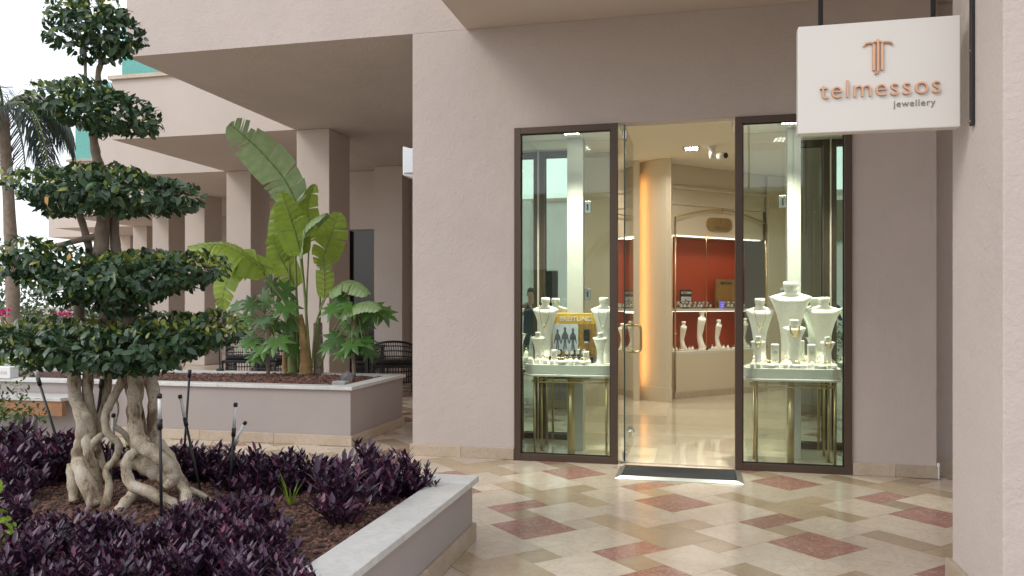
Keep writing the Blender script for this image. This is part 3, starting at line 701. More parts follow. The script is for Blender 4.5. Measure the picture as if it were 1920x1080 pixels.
bt = thing('blue_tag', 'glowing blue price tag on the upper cabinet shelf', 'price tag', cabp(1.12, .10, 1.386), R(45))
MB().box(-.045, .045, -.01, .01, 0, .12).build('panel', M['blue'], bt)
for z in (.03, .06, .09): MB().box(-.03, .03, -.0112, -.0102, z, z + .012).build('text_line', M['paper'], bt)
gd = thing('gold_display_board', 'gold framed watch display board on the upper cabinet shelf', 'display', cabp(1.42, .30, 1.386), R(45))
MB().box(-.24, .24, -.012, .012, 0, .48).build('board', M['brass'], gd)
for k in range(8): MB().box(-.19 + k * .045, -.155 + k * .045, -.018, -.0125, .03, .37).build('slat', M['woodslat'], gd)
text_mesh('board_lettering', 'BREITLING', .055, .002, M['black'], gd, Matrix.Translation((0, -.014, .40)) @ FACING, 'CENTER', .001)
for k in range(9):
    watch(cabp(1.24 + (k % 5) * .09, .14 + .07 * (k // 5), 1.386 + .04 * (k // 5)), 'wrist watch in front of the gold display board', 'watches by the gold board', R(45) + random.uniform(-.3, .3), 1.6)
for k in range(6):
    watch((-1.24 + k * .055, 13.15, 1.386), 'wrist watch on the shelf of the half hidden cabinet', 'watches in the half hidden cabinet', random.uniform(-.3, .3), 1.7)

# ================================================================== LAMPS INSIDE
def ceiling_lamp(loc, label, w=.16, power=18, color=(1, .93, .78), size=.25, spread=150):
    t = thing('ceiling_lamp', label, 'lamp', loc, 0, 'recessed ceiling lamps')
    MB().box(-w - .03, w + .03, -.13, .13, -.010, 0).build('trim', M['alu'], t, bevel=.003)
    nn = 4
    for k in range(nn):
        for j in range(2):
            x = -w + 2 * w * (k + .5) / nn; y = -.055 + .11 * j
            MB().box(x - w / nn * .62, x + w / nn * .62, y - .042, y + .042, -.014, -.0102).build('diode_lens', M['spotlit'], t)
    L = bpy.data.lights.new('lamp_light', 'AREA'); L.energy = power; L.color = color; L.size = size; L.spread = R(spread)
    lo = bpy.data.objects.new('lamp_light', L); COL.objects.link(lo); lo.parent = t; lo.location = (0, 0, -.03)
    return t
ceiling_lamp((-1.19, 7.56, ZD + .0), 'bright lamp panel in the ceiling of the left display window', .075, 13, (1, .95, .84), .14, 70)
ceiling_lamp((.80, 7.56, ZD + .0), 'bright lamp panel in the ceiling of the right display window', .075, 14, (1, .95, .84), .14, 70)
for k, (x, y) in enumerate(((-1.6, 9.4), (.35, 9.6), (1.9, 10.2), (-.1, 11.4), (1.6, 12.4), (-1.7, 12.3))):
    ceiling_lamp((x, y, 3.618), 'recessed lamp panel in the main shop ceiling ' + ('behind the left window', 'just inside the door', 'behind the right window', 'in front of the curved column', 'in front of the red cabinet', 'by the left partition')[k], .09, 10, (1, .91, .76), .35)
cc_ = thing('security_camera', 'white security camera hanging from the shop ceiling', 'camera', (.18, 11.35, 3.618))
MB().lathe([(.05, -.02), (.06, 0)], (0, 0, 0), 12).build('mount', M['paper'], cc_)
MB().tube([(0, 0, -.02), (0, 0, -.16)], .045, 12).build('housing', M['paper'], cc_, smooth=True)
MB().tube([(.08, -.02, -.14), (.17, -.10, -.15)], .05, 12).build('barrel', M['paper'], cc_, smooth=True)
MB().tube([(.16, -.091, -.149), (.18, -.109, -.151)], .038, 12).build('lens', M['black'], cc_)

# ================================================================== DOOR
dr = thing('glass_door', 'frameless glass door standing open into the shop beside the left window', 'door', (-.66, YW + .03, 0))
leaf = MB().box(-.005, .005, .01, .96, .02, ZD - .01).build('glass_leaf', M['doorglass'], dr)
MB().box(-.006, .006, .0, .0098, .02, ZD - .01).build('leaf_edge', M['glassedge'], leaf)
for z in (.03, ZD - .14):
    MB().box(-.018, .018, .0, .11, z, z + .08).build('pivot_clamp', M['steel'], dr, bevel=.005)
for s in (-1, 1):
    MB().tube([(s * .006, .85, .97)] + spline([(s * .045, .85, .97), (s * .085, .85, .99), (s * .09, .85, 1.10), (s * .085, .85, 1.22), (s * .045, .85, 1.24)], 4) + [(s * .006, .85, 1.24)], .013, 8).build('pull_handle', M['brass'], dr, smooth=True)
    MB().lathe([(.004, -.05), (.022, -.02), (.03, 0), (.022, .02), (.004, .05)], (s * .018, .60, .20), 8).build('floor_lock', M['steel'], dr)
# doormat
mt = thing('door_mat', 'dark grey entrance mat in an aluminium frame at the shop door', 'doormat', (-.165, 6.96, 0))
MB().box(-.465, .465, -.215, .225, .001, .020).build('carpet', M['rubber'], mt)
fr = MB()
for (a, b, c, d) in ((( -.52, -.25), (.52, -.25), (.47, -.217), (-.47, -.217)), ((.52, -.25), (.52, .255), (.47, .228), (.47, -.217)), ((.52, .255), (-.52, .255), (-.47, .228), (.47, .228)), ((-.52, .255), (-.52, -.25), (-.47, -.217), (-.47, .228))):
    fr.add([(*a, .002), (*b, .002), (*c, .024), (*d, .024)], [(0, 1, 2, 3)])
fr.build('ramp_frame', M['alu'], mt)

# ================================================================== HANGING SIGN
SG = thing('hanging_sign', 'white rectangular shop sign with copper lettering hanging on two black rods', 'sign', (.865, 4.3, 2.315))
MB().box(-.375, .375, 0, .07, 0, .545).build('sign_box', M['sign'], SG, bevel=.005)
for x in (-.262, .262): MB().tube([(x, .035, .546), (x, .035, ZC - 2.315)], .012, 10).build('hanger_rod', M['black'], SG, smooth=True)
for x in (-.262, .262): MB().box(x - .03, x + .03, .005, .065, ZC - 2.315 - .012, ZC - 2.315).build('ceiling_plate', M['black'], SG)
text_mesh('lettering', 'telmessos', .128, .006, M['copper'], SG, Matrix.Translation((.008, -.0075, .170)) @ FACING, 'CENTER', -.0012, 1.10)
text_mesh('small_lettering', 'jewellery', .046, .0015, M['greyletters'], SG, Matrix.Translation((.262, -.002, .112)) @ FACING, 'RIGHT', 0, 1.12)
lg = MB()
for x in (-.019, .019): lg.box(x - .006, x + .006, -.012, -.001, .297, .428)
lg.box(-.005, .005, -.0125, -.001, .290, .452)
lg.build('emblem_bars', M['copper'], SG, bevel=.001)
for s in (-1, 1):
    pts = [(s * .016, -.006, .432), (s * .04, -.006, .434), (s * .058, -.006, .430), (s * .066, -.006, .420)]
    MB().tube(spline(pts, 4), .0055, 6).build('emblem_arm', M['copper'], SG, smooth=True)
MB().tube(spline([(.0, -.006, .291), (-.004, -.006, .284), (-.014, -.006, .280)], 4), .0055, 6).build('emblem_hook', M['copper'], SG, smooth=True)
MB().box(-.016, .016, -.010, -.001, .437, .444).build('emblem_cross', M['copper'], SG)

# wall speaker
sp = thing('wall_speaker', 'white loudspeaker mounted high on the left corner of the shop wall', 'speaker', (XL, 7.62, 2.70))
MB().rings([[(-.035, -.10, 0), (-.035, .10, 0), (-.035, .10, .28), (-.035, -.10, .28)], [(-.17, -.12, .03), (-.17, .08, .03), (-.17, .08, .32), (-.17, -.12, .32)]]).build('cabinet', M['paper'], sp, bevel=.012)
MB().box(-.155, -.05, -.128, -.119, .05, .29).build('grille', M['alu'], sp, bevel=.003)
MB().box(-.036, -.001, -.04, .04, .10, .18).build('bracket', M['paper'], sp)

# ================================================================== COLONNADE
FY = [YW, 10.95, 14.06, 17.0, 20.1, 23.2, 26.3, 29.4]
LX = [-5.88, -9.05, -12.05, -15.3, -18.4, -21.5, -24.6, -27.7]
cb = thing('colonnade_building', 'stepped pale stucco building with overhanging balconies and a row of square columns', 'building', (-9, 14, 0))
def Cc(mb, name, mats, parent=cb, **k):
    mb.v = [(x + 9, y - 14, z) for x, y, z in mb.v]; return mb.build(name, mats, parent, **k)
for k in range(7):
    x1 = -2.16 if k == 0 else LX[k - 1] - .0
    y2 = FY[k + 1] + (0 if k else 0)
    # slab with its fascia
    dz = .0015 * (k % 2)
    if k == 0:
        Cc(MB().prism([(LX[0], FY[0]), (-2.152, FY[0]), (-2.152, YW + .62), (XL + .3, YW + .62), (XL + .3, 22), (LX[0], 22)], ZC + .002, 5.0), 'balcony_slab', M['stucco'])
    else:
        Cc(MB().box(LX[k], LX[k - 1] - .001, FY[k], FY[k] + 14, ZC + dz, 5.0), 'balcony_slab', M['stucco_far'])
    if k: Cc(MB().box(LX[k] - .04, LX[k - 1] - .002, FY[k] - .05, FY[k] + .25, 5.001, 5.06), 'coping', M['plinth'])
    else: Cc(MB().box(LX[k] - .04, -2.155, FY[k] - .05, FY[k] + .25, 5.001, 5.06), 'coping', M['plinth'])
    Cc(MB().box(LX[k] - .04, LX[k] + .25, FY[k] + .251, FY[k] + 3.0, 5.001, 5.06), 'coping', M['plinth'])
    xr = -2.2 if k == 0 else LX[k - 1] - .05
    n = 3
    for q in range(n if k in (0, 1, 2, 3, 5) else 0):
        a = LX[k] + .10 + (xr - LX[k] - .1) * q / n; b = LX[k] + .10 + (xr - LX[k] - .1) * (q + 1) / n - .03
        Cc(MB().box(a, b, FY[k] + .10, FY[k] + .115, 5.061, 6.0), 'railing_pane', M['greenglass'])
    for q in range(2 if k < 4 else 0):
        a = FY[k] + .13 + 1.5 * q
        Cc(MB().box(LX[k] + .08, LX[k] + .095, a, a + 1.45, 5.061, 6.0), 'railing_pane', M['greenglass'])
    # upper storey set back
    Cc(MB().box(LX[k] + 2.4, (LX[k - 1] if k else -2.2) - .001, FY[k] + 2.6, FY[k] + 12, 5.001, 8.2 + .01 * k), 'upper_wall', M['stucco_far'])
    # column at the inner corner
    cx = LX[k] + .02; cyy = FY[k + 1] + .02
    Cc(MB().box(cx, cx + .53, cyy, cyy + .72, 0, ZC + (.0 if k == 0 else -.001)), 'column', M['stucco_far'], bevel=.008)
    # back wall of the bay with a dark glazed opening
    yb = FY[k] + 7.3; bx1 = XL if k == 0 else LX[k - 1] + .0
    ox0, ox1 = (-6.75, -6.0) if k == 0 else (LX[k] - .45, LX[k] + .5)
    wx0, wx1 = LX[k] - 2.2, (XL if k == 0 else LX[k - 1] + .4)
    top = 2.92
    Cc(MB().wallprism([(wx0, 0), (ox0, 0), (ox0, top), (ox1, top), (ox1, 0), (wx1, 0), (wx1, ZC - .003), (wx0, ZC - .003)], yb, yb + .2), 'back_wall', M['stucco_far'])
    Cc(MB().box(ox0 + .01, ox1 - .01, yb + .12, yb + .15, .02, top - .01), 'glazing', M['dark'])
    Cc(MB().box(ox0, ox0 + .05, yb - .01, yb + .11, 0, top - .02), 'door_frame', M['black'])
Cc(MB().box(-5.98, -5.42, 14.2, 14.62, 0, ZC - .004), 'pilaster', M['stucco_far'])

# ================================================================== PLANTERS
def planter(name, label, x0, x1, y0, y1, H, wcap, right=True):
    c = thing(name, label, 'planter', ((x0 + x1) / 2, (y0 + y1) / 2, 0)); ox, oy = (x0 + x1) / 2, (y0 + y1) / 2
    def b(a0, a1, b0, b1, c0, c1, nm, m, bev=0): return MB().box(a0 - ox, a1 - ox, b0 - oy, b1 - oy, c0, c1).build(nm, m, c, bevel=bev)
    e = .035; t = .16; H2 = H - .038
    b(x0 + e, x1 - e, y0 + e, y0 + e + t, 0, H2, 'wall', M['planter']); b(x0 + e, x1 - e, y1 - e - t, y1 - e, 0, H2, 'wall', M['planter'])
    b(x0 + e, x0 + e + t, y0 + e + t, y1 - e - t, 0, H2 - .001, 'wall', M['planter']); b(x1 - e - t, x1 - e, y0 + e + t, y1 - e - t, 0, H2 - .001, 'wall', M['planter'])
    # marble caps in lengths
    n = max(1, int((x1 - x0) / 1.5))
    for k in range(n):
        a, d = x0 + (x1 - x0) * k / n, x0 + (x1 - x0) * (k + 1) / n - .002
        b(a, d, y0, y0 + wcap, H2 + .001, H, 'cap_stone', M['cap'], .004); b(a, d, y1 - wcap, y1, H2 + .001, H, 'cap_stone', M['cap'], .004)
    n = max(1, int((y1 - y0 - 2 * wcap) / 1.4))
    for k in range(n):
        a, d = y0 + wcap + .002 + (y1 - y0 - 2 * wcap - .004) * k / n, y0 + wcap + .002 + (y1 - y0 - 2 * wcap - .004) * (k + 1) / n - .002
        b(x1 - wcap, x1, a, d, H2 + .001, H, 'cap_stone', M['cap'], .004); b(x0, x0 + wcap, a, d, H2 + .001, H, 'cap_stone', M['cap'], .004)
    # plinth
    p = .012
    n = max(1, int((x1 - x0) / .8))
    for k in range(n):
        a, d = x0 + p + (x1 - x0 - 2 * p) * k / n, x0 + p + (x1 - x0 - 2 * p) * (k + 1) / n - .002
        b(a, d, y0 + p, y0 + e - .001, 0, .105, 'plinth_stone', M['plinth'], .003); b(a, d, y1 - e + .001, y1 - p, 0, .105, 'plinth_stone', M['plinth'], .003)
    n = max(1, int((y1 - y0) / .8))
    for k in range(n):
        a, d = y0 + e + (y1 - y0 - 2 * e) * k / n, y0 + e + (y1 - y0 - 2 * e) * (k + 1) / n - .002
        b(x1 - e + .001, x1 - p, a, d, 0, .105, 'plinth_stone', M['plinth'], .003)
    return c
FPX0, FPX1, FPY0, FPY1, FPH = -6.6, -1.325, .35, 4.80, .39
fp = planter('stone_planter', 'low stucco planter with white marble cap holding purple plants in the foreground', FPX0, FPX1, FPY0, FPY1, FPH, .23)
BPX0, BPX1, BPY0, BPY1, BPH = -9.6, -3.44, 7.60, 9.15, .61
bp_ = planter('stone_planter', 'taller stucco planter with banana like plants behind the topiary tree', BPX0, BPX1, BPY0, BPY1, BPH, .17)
# step light set in the front planter
p0 = at(773, 1050, 1.0); k = (FPX1 - .035) / p0.x; pl = p0 * k
slt = thing('step_light', 'small grey recessed step light in the side of the foreground planter', 'light', (FPX1 - .034, pl.y, pl.z))
MB().box(0, .012, -.075, .075, -.055, .055).build('faceplate', M['alu'], slt, bevel=.004)
MB().box(.0125, .022, -.055, .055, -.005, .012).build('hood', M['alu'], slt, bevel=.003)
MB().box(.0122, .0135, -.055, .055, -.04, -.006).build('slot', M['black'], slt)

def soil_sheet(name, x0, x1, y0, y1, zf, label, cat):
    nx, ny = int((x1 - x0) / .09), int((y1 - y0) / .09); m = MB()
    V = [(x0 + (x1 - x0) * i / nx, y0 + (y1 - y0) * j / ny, zf(x0 + (x1 - x0) * i / nx, y0 + (y1 - y0) * j / ny)) for j in range(ny + 1) for i in range(nx + 1)]
    m.add(V, [(j * (nx + 1) + i, j * (nx + 1) + i + 1, (j + 1) * (nx + 1) + i + 1, (j + 1) * (nx + 1) + i) for j in range(ny) for i in range(nx)])
    o = m.build(name, M['soil'], None, smooth=True); return tag(o, label, cat, kind='stuff')
def zfront(x, y):
    return .315 + .05 * math.exp(-((x + 3.1) ** 2 + (y - 3.95) ** 2) / .35) + .012 * math.sin(x * 5.1) * math.sin(y * 4.3)
def zback(x, y): return .565 + .03 * math.exp(-((x + 4.7) ** 2 + (y - 8.6) ** 2) / .8) + .01 * math.sin(x * 4.1) * math.sin(y * 5.3)
soil_sheet('planter_soil', FPX0 + .2, FPX1 - .2, FPY0 + .2, FPY1 - .2, zfront, 'dark reddish soil in the foreground planter', 'soil')
soil_sheet('planter_soil', BPX0 + .17, BPX1 - .17, BPY0 + .16, BPY1 - .16, zback, 'dark reddish soil in the taller planter', 'soil')
ICO = []
_bm = bmesh.new(); bmesh.ops.create_icosphere(_bm, subdivisions=1, radius=1); _bm.verts.ensure_lookup_table()
ICV = np.array([v.co[:] for v in _bm.verts]); ICF = [tuple(v.index for v in f.verts) for f in _bm.faces]; _bm.free()
def gravel(name, n, x0, x1, y0, y1, zf, r0, r1, label):
    V = []; Fc = []
    for k in range(n):
        x, y = random.uniform(x0, x1), random.uniform(y0, y1); r = random.uniform(r0, r1)
        w = ICV * (1 + .35 * (rng.random((len(ICV), 1)) - .5)) * np.array([r * random.uniform(.8, 1.4), r * random.uniform(.8, 1.3), r * random.uniform(.6, 1.0)])
        a = random.uniform(0, 6.28); c_, s_ = math.cos(a), math.sin(a)
        w = w @ np.array([[c_, s_, 0], [-s_, c_, 0], [0, 0, 1]]) + np.array([x, y, zf(x, y) + r * random.uniform(.0, .5)])
        o = len(V); V += w.tolist(); Fc += [tuple(i + o for i in f) for f in ICF]
    me = bpy.data.meshes.new(name); me.from_pydata(V, [], Fc); me.materials.append(M['gravel']); me.update()
    return tag(link(name, me), label, 'gravel', kind='stuff')
gravel('volcanic_gravel', 11000, -4.9, FPX1 - .24, 2.7, FPY1 - .22, zfront, .006, .017, 'reddish brown volcanic gravel in the foreground planter')
gravel('volcanic_gravel', 6500, -7.6, BPX1 - .17, BPY0 + .17, BPY1 - .17, zback, .010, .024, 'reddish brown volcanic gravel in the taller planter')

# ================================================================== FICUS TOPIARY
TD = 4.42                                     # distance of the trunk
tree = thing('ficus_topiary', 'tall tiered topiary ficus with twisted pale trunks and five leaf pads', 'tree', gnd(235, 938, .335))
tb = tree.location.copy()
def tl(x, y, dd=0.0): return at(x, y, TD + dd) - tb
SC = TD / FPX
def limb(name, pts, rad, mat='bark', n=10, wob=.05):
    P = []; Rr = []
    base = [tl(*p) if len(p) > 2 else tl(p[0], p[1]) for p in pts]; k = 7
    sp_ = spline(base, k); m = len(sp_)
    if not hasattr(rad, '__len__'): rad = [rad, rad]
    rr = [float(np.interp(i / (m - 1), np.linspace(0, 1, len(rad)), rad)) * (1 + .07 * math.sin(i * 1.3 + len(pts))) for i in range(m)]
    return MB().tube(sp_, rr, n, wob=wob).build(name, M[mat], tree, smooth=True)
# braided aerial roots (pixel traces, with small depth offsets)
limb('trunk_stem', [(137, 655, .05), (139, 700, .03), (141, 744, .0), (154, 788, -.03), (152, 829, .0), (147, 854, .03), (157, 892, -.02), (184, 950, -.06)], [.036, .036, .034, .034, .036, .045, .05])
limb('trunk_stem', [(165, 655, .06), (165, 702, .06), (165, 747, .05), (173, 791, .05), (163, 826, -.03), (168, 857, -.05), (179, 882, .0), (181, 918, .04)], [.030, .030, .030, .028, .026, .028, .03])
limb('aerial_root', [(148, 755, -.04), (163, 780, -.05), (174, 812, .0), (186, 850, .05), (196, 880, .05)], [.022, .022, .018])
limb('aerial_root', [(208, 655, .10), (204, 700, .10), (198, 744, .09), (188, 779, .07), (186, 815, .06), (176, 845, .0)], [.024, .024, .018, .014])
limb('aerial_root', [(238, 660, .02), (229, 712, .02), (210, 750, .0), (198, 778, -.03), (201, 810, -.04), (222, 832, -.02), (217, 858, .0), (199, 882, -.04), (205, 912, -.06), (194, 962, -.10)], [.022, .024, .024, .022, .020, .02, .018, .02, .028])
limb('aerial_root', [(215, 800, .05), (232, 812, .05), (246, 832, .03), (252, 850, .0)], [.016, .014])
limb('aerial_root', [(196, 812, .0), (180, 824, -.03), (166, 846, -.04), (175, 866, -.02)], [.016, .018, .014])
limb('trunk_stem', [(262, 640, .0), (258, 700, .0), (254, 740, -.02), (252, 785, -.05), (262, 828, -.07), (290, 850, -.08), (318, 872, -.06), (326, 896, -.04), (312, 912, -.03)], [.055, .050, .042, .040, .044, .042, .036, .032, .026])
limb('trunk_stem', [(232, 690, .05), (246, 735, .06), (262, 780, .06), (268, 830, .05)], [.030, .028, .028, .032])
limb('trunk_stem', [(276, 690, .03), (289, 744, .02), (286, 785, .02), (290, 820, .03), (314, 852, .04), (330, 885, .03), (348, 925, .0), (342, 952, -.03)], [.036, .034, .030, .030, .032, .03, .034, .028])
limb('surface_root', [(268, 846, -.05), (248, 850, -.08), (236, 873, -.10), (246, 908, -.12), (276, 921, -.13), (312, 940, -.12), (342, 950, -.09), (349, 922, -.03), (330, 902, .0)], [.02, .024, .028, .030, .032, .034, .03, .028, .022])
limb('surface_root', [(246, 856, .06), (276, 872, .05), (302, 890, .03), (318, 900, .0)], [.050, .060, .050, .03])
limb('surface_root', [(262, 918, -.03), (240, 938, -.08), (222, 960, -.12)], [.034, .032, .030])
limb('surface_root', [(345, 918, .05), (372, 925, .06), (408, 945, .04)], [.024, .018, .006])
limb('surface_root', [(136, 870, .05), (137, 900, .02), (141, 940, .0)], [.030, .034, .03])
limb('surface_root', [(252, 850, .0), (232, 866, .02), (214, 872, .03)], [.02, .02, .015])
limb('aerial_root', [(217, 745, .08), (222, 768, .06), (215, 800, .05)], [.006, .005])
# upper trunks between the pads
limb('upper_trunk', [(256, 650, .05), (242, 600, .04), (236, 560, .05), (222, 500, .08), (215, 440, .10), (214, 395, .10)], [.040, .034, .032, .028, .026, .024], 'bark_d')
limb('upper_trunk', [(205, 640, .12), (200, 585, .12), (190, 520, .10), (190, 460, .06), (194, 400, .06), (190, 330, .08), (180, 290, .08), (174, 250, .08)], [.050, .045, .042, .042, .036, .030, .026, .022], 'bark_d')
limb('upper_trunk', [(150, 620, .15), (148, 560, .14), (152, 520, .10), (168, 480, .08), (158, 430, .06), (146, 395, .05)], [.030, .030, .026, .022, .02, .018], 'bark_d')
limb('upper_trunk', [(176, 260, .08), (186, 190, .09), (184, 140, .08), (190, 112, .06), (180, 80, .05)], [.022, .018, .015, .015, .012], 'bark_d')
limb('upper_trunk', [(172, 250, .06), (162, 190, .06), (160, 140, .05), (160, 90, .05)], [.014, .010, .009, .008], 'bark_d')
limb('branch', [(190, 440, .06), (130, 455, .0), (70, 470, -.05)], [.020, .015, .008], 'bark_d')
limb('branch', [(236, 570, .04), (300, 555, .0), (380, 520, -.05)], [.022, .015, .008], 'bark_d')
limb('branch', [(194, 400, .05), (250, 390, .0), (330, 375, -.05)], [.018, .012, .007], 'bark_d')
limb('branch', [(186, 350, .05), (120, 375, .0), (60, 365, -.05)], [.018, .012, .007], 'bark_d')
limb('branch', [(176, 240, .08), (225, 235, .05), (262, 225, .0)], [.012, .009, .006], 'bark_d')
limb('branch', [(260, 660, .0), (330, 660, -.02), (420, 640, -.02)], [.022, .016, .008], 'bark_d')
limb('branch', [(150, 660, .05), (90, 650, .0), (30, 630, -.02)], [.022, .016, .008], 'bark_d')
# leaf pads: lumps (x, y, half width, half height in pixels, depth offset, depth radius)
PADS = [
  [(45, 635, 42, 32, .0, .22), (95, 650, 60, 40, -.08, .25), (160, 655, 62, 42, -.18, .26), (225, 660, 62, 45, -.22, .24), (290, 650, 70, 48, -.20, .26), (350, 630, 60, 42, -.08, .26), (405, 615, 52, 34, .0, .22), (200, 625, 90, 34, .18, .26), (320, 615, 95, 30, .2, .24), (90, 622, 62, 28, .15, .22)],
  [(60, 475, 50, 28, .05, .2), (115, 492, 52, 34, .0, .22), (45, 500, 38, 22, .05, .16), (75, 522, 34, 18, .02, .12)],
  [(130, 540, 42, 34, -.10, .2), (190, 520, 62, 42, -.18, .24), (255, 522, 68, 44, -.2, .26), (320, 510, 62, 36, -.12, .24), (378, 500, 48, 26, -.05, .2), (225, 565, 55, 24, -.08, .18), (270, 492, 90, 20, .14, .24)],
  [(62, 345, 42, 28, .0, .2), (115, 355, 52, 38, -.1, .22), (170, 360, 58, 42, -.18, .24), (230, 362, 58, 44, -.16, .24), (285, 368, 50, 34, -.08, .22), (335, 370, 36, 28, .0, .18), (190, 335, 90, 24, .14, .24), (105, 385, 34, 18, 0, .14)],
  [(95, 185, 38, 30, .0, .16), (140, 195, 44, 42, -.1, .18), (190, 208, 48, 44, -.14, .2), (240, 215, 40, 36, -.05, .18), (270, 226, 24, 24, .0, .12), (165, 175, 46, 26, .1, .18)],
  [(125, 22, 34, 30, .0, .14), (170, 38, 46, 44, -.08, .16), (215, 62, 40, 42, -.06, .16), (240, 70, 26, 28, .02, .12), (112, 62, 24, 26, .0, .10), (190, 15, 40, 28, .06, .16), (160, 90, 24, 22, 0, .1), (205, 95, 30, 18, 0, .1)],
]
allleaf = []
for pi, lumps in enumerate(PADS):
    P, D, N, S_ = [], [], [], []
    for (x, y, hw, hh, dd, dr_) in lumps:
        c = np.array(tl(x, y, dd)); rx, rz = hw * SC, hh * SC
        rz *= .86; n = int(1900 * (rx * dr_ + rx * rz + dr_ * rz) * 2.3)
        u = unit(rng.normal(size=(n, 3)))
        rad = np.clip(1.0 - np.abs(rng.normal(0, .16, (n, 1))), .3, 1.1) + rng.normal(0, .04, (n, 1))
        R3 = np.array(Rv); F3 = np.array(Fv)
        off = u[:, 0:1] * rx * R3 + u[:, 1:2] * dr_ * F3 + u[:, 2:3] * rz * np.array([0, 0, 1.])
        P.append(c + off * rad)
        outw = unit(u[:, 0:1] / rx * R3 + u[:, 1:2] / dr_ * F3 + u[:, 2:3] / rz * np.array([0, 0, 1.]))
        N.append(outw + np.array([0, 0, .75]) + rng.normal(0, .38, (n, 3)))
        t = rng.normal(size=(n, 3)); t = t - (t * outw).sum(1, keepdims=True) * outw
        D.append(unit(t) + .55 * outw + np.array([0, 0, -.45]) * (u[:, 2:3] < .3) + np.array([0, 0, .35]) * (u[:, 2:3] >= .3))
        S_.append(rng.uniform(.040, .066, n))
    P, D, N, S_ = np.vstack(P), np.vstack(D), np.vstack(N), np.concatenate(S_)
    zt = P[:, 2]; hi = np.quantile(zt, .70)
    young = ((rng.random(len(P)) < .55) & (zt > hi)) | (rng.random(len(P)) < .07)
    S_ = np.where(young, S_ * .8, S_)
    allleaf.append((P, D, N, S_, young))
# the leaves nearest the camera are single parts, the rest of each pad one mass
LM = {}
for nm, mt_ in (('leaf', 'leaf_f'), ('young_leaf', 'leaf_y')):
    me = bpy.data.meshes.new(nm); me.from_pydata(LEAF[0].tolist(), [], LEAF[1]); me.materials.append(M[mt_])
    me.polygons.foreach_set('use_smooth', [True] * len(me.polygons)); LM[mt_] = me
def one_leaf(name, me, p, d, nrm, s, parent):
    ex = Vector(d).normalized(); nv = Vector(nrm); ez = (nv - ex * nv.dot(ex)).normalized(); ey = ez.cross(ex)
    o = bpy.data.objects.new(name, me); COL.objects.link(o); o.parent = parent
    o.matrix_local = Matrix(((ex.x * s, ey.x * s, ez.x * s, p[0]), (ex.y * s, ey.y * s, ez.y * s, p[1]), (ex.z * s, ey.z * s, ez.z * s, p[2]), (0, 0, 0, 1)))
    return o
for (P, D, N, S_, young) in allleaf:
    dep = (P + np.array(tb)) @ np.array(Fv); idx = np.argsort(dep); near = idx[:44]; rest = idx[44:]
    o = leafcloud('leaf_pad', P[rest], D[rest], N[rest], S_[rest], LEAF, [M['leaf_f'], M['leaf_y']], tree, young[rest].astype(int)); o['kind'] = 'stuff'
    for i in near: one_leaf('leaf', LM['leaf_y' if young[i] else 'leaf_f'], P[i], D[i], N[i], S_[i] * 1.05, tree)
YM = LM['leaf_f'].copy(); YM.materials.clear(); YM.materials.append(M['leaf_orange'])
for (x, y) in ((88, 372), (130, 482)):
    one_leaf('yellow_leaf', YM, tl(x, y - 8, -.33), (.15, -.2, -1), (-.2, -1, .3), .062, tree)
one_leaf('yellow_leaf', YM, gnd(306, 1010, .36) - tb, (1, .3, .1), (-.2, -.6, 1), .06, tree)

# ================================================================== GARDEN STAKES
def stake(base, top, label, tube_px=40, cup=False, cap=True):
    bx, by = base; p0 = gnd(bx, by, .335); d = p0.dot(Fv)
    p1 = at(top[0], top[1], d + random.uniform(-.05, .05)); v = p1 - p0; L = v.length; u = v.normalized()
    t = thing('garden_stake_light', label, 'stake light', p0, 0, 'garden stake lights')
    lt = tube_px * d / FPX
    MB().tube([-u * .06, u * (L - lt)], .0078, 8).build('rod', M['blackplastic'], t, smooth=True)
    MB().tube([u * (L - lt - .05), u * (L - lt)], .0125, 8).build('collar', M['blackplastic'], t, smooth=True)
    MB().tube([u * (L - lt + .0005), u * (L - .022)], .0095, 8).build('clear_tube', M['whiteplastic'], t, smooth=True)
    if cap: MB().tube([u * (L - .0225), u * (L - .004), u * L], [.012, .012, .008], 8).build('cap', M['blackplastic'], t, smooth=True)
    if cup: MB().lathe([(.028, -.01), (.032, .03), (.02, .034), (.012, .06)], (0, 0, 0), 12).build('foot_cup', M['blackplastic'], t, smooth=True)
    return t
stake((132, 905), (62, 680), 'black stake light leaning left beyond the left trunk', 30, cap=False)
stake((163, 945), (193, 697), 'black stake light crossing in front of the left trunk', 14, cap=False)
stake((210, 935), (213, 775), 'short black stake light with white tube between the two trunks', 50)
stake((303, 990), (299, 738), 'upright black stake light in front of the right roots standing in a cup', 48, True)
stake((378, 930), (337, 740), 'black stake light leaning left, right of the roots', 44)
stake((343, 885), (356, 690), 'tall plain black stake behind the roots', 3, cap=False)
stake((430, 930), (442, 755), 'black stake light with white tube among the purple plants', 48)
stake((400, 905), (461, 790), 'short black stake light tilted to the right behind the upright one', 48)
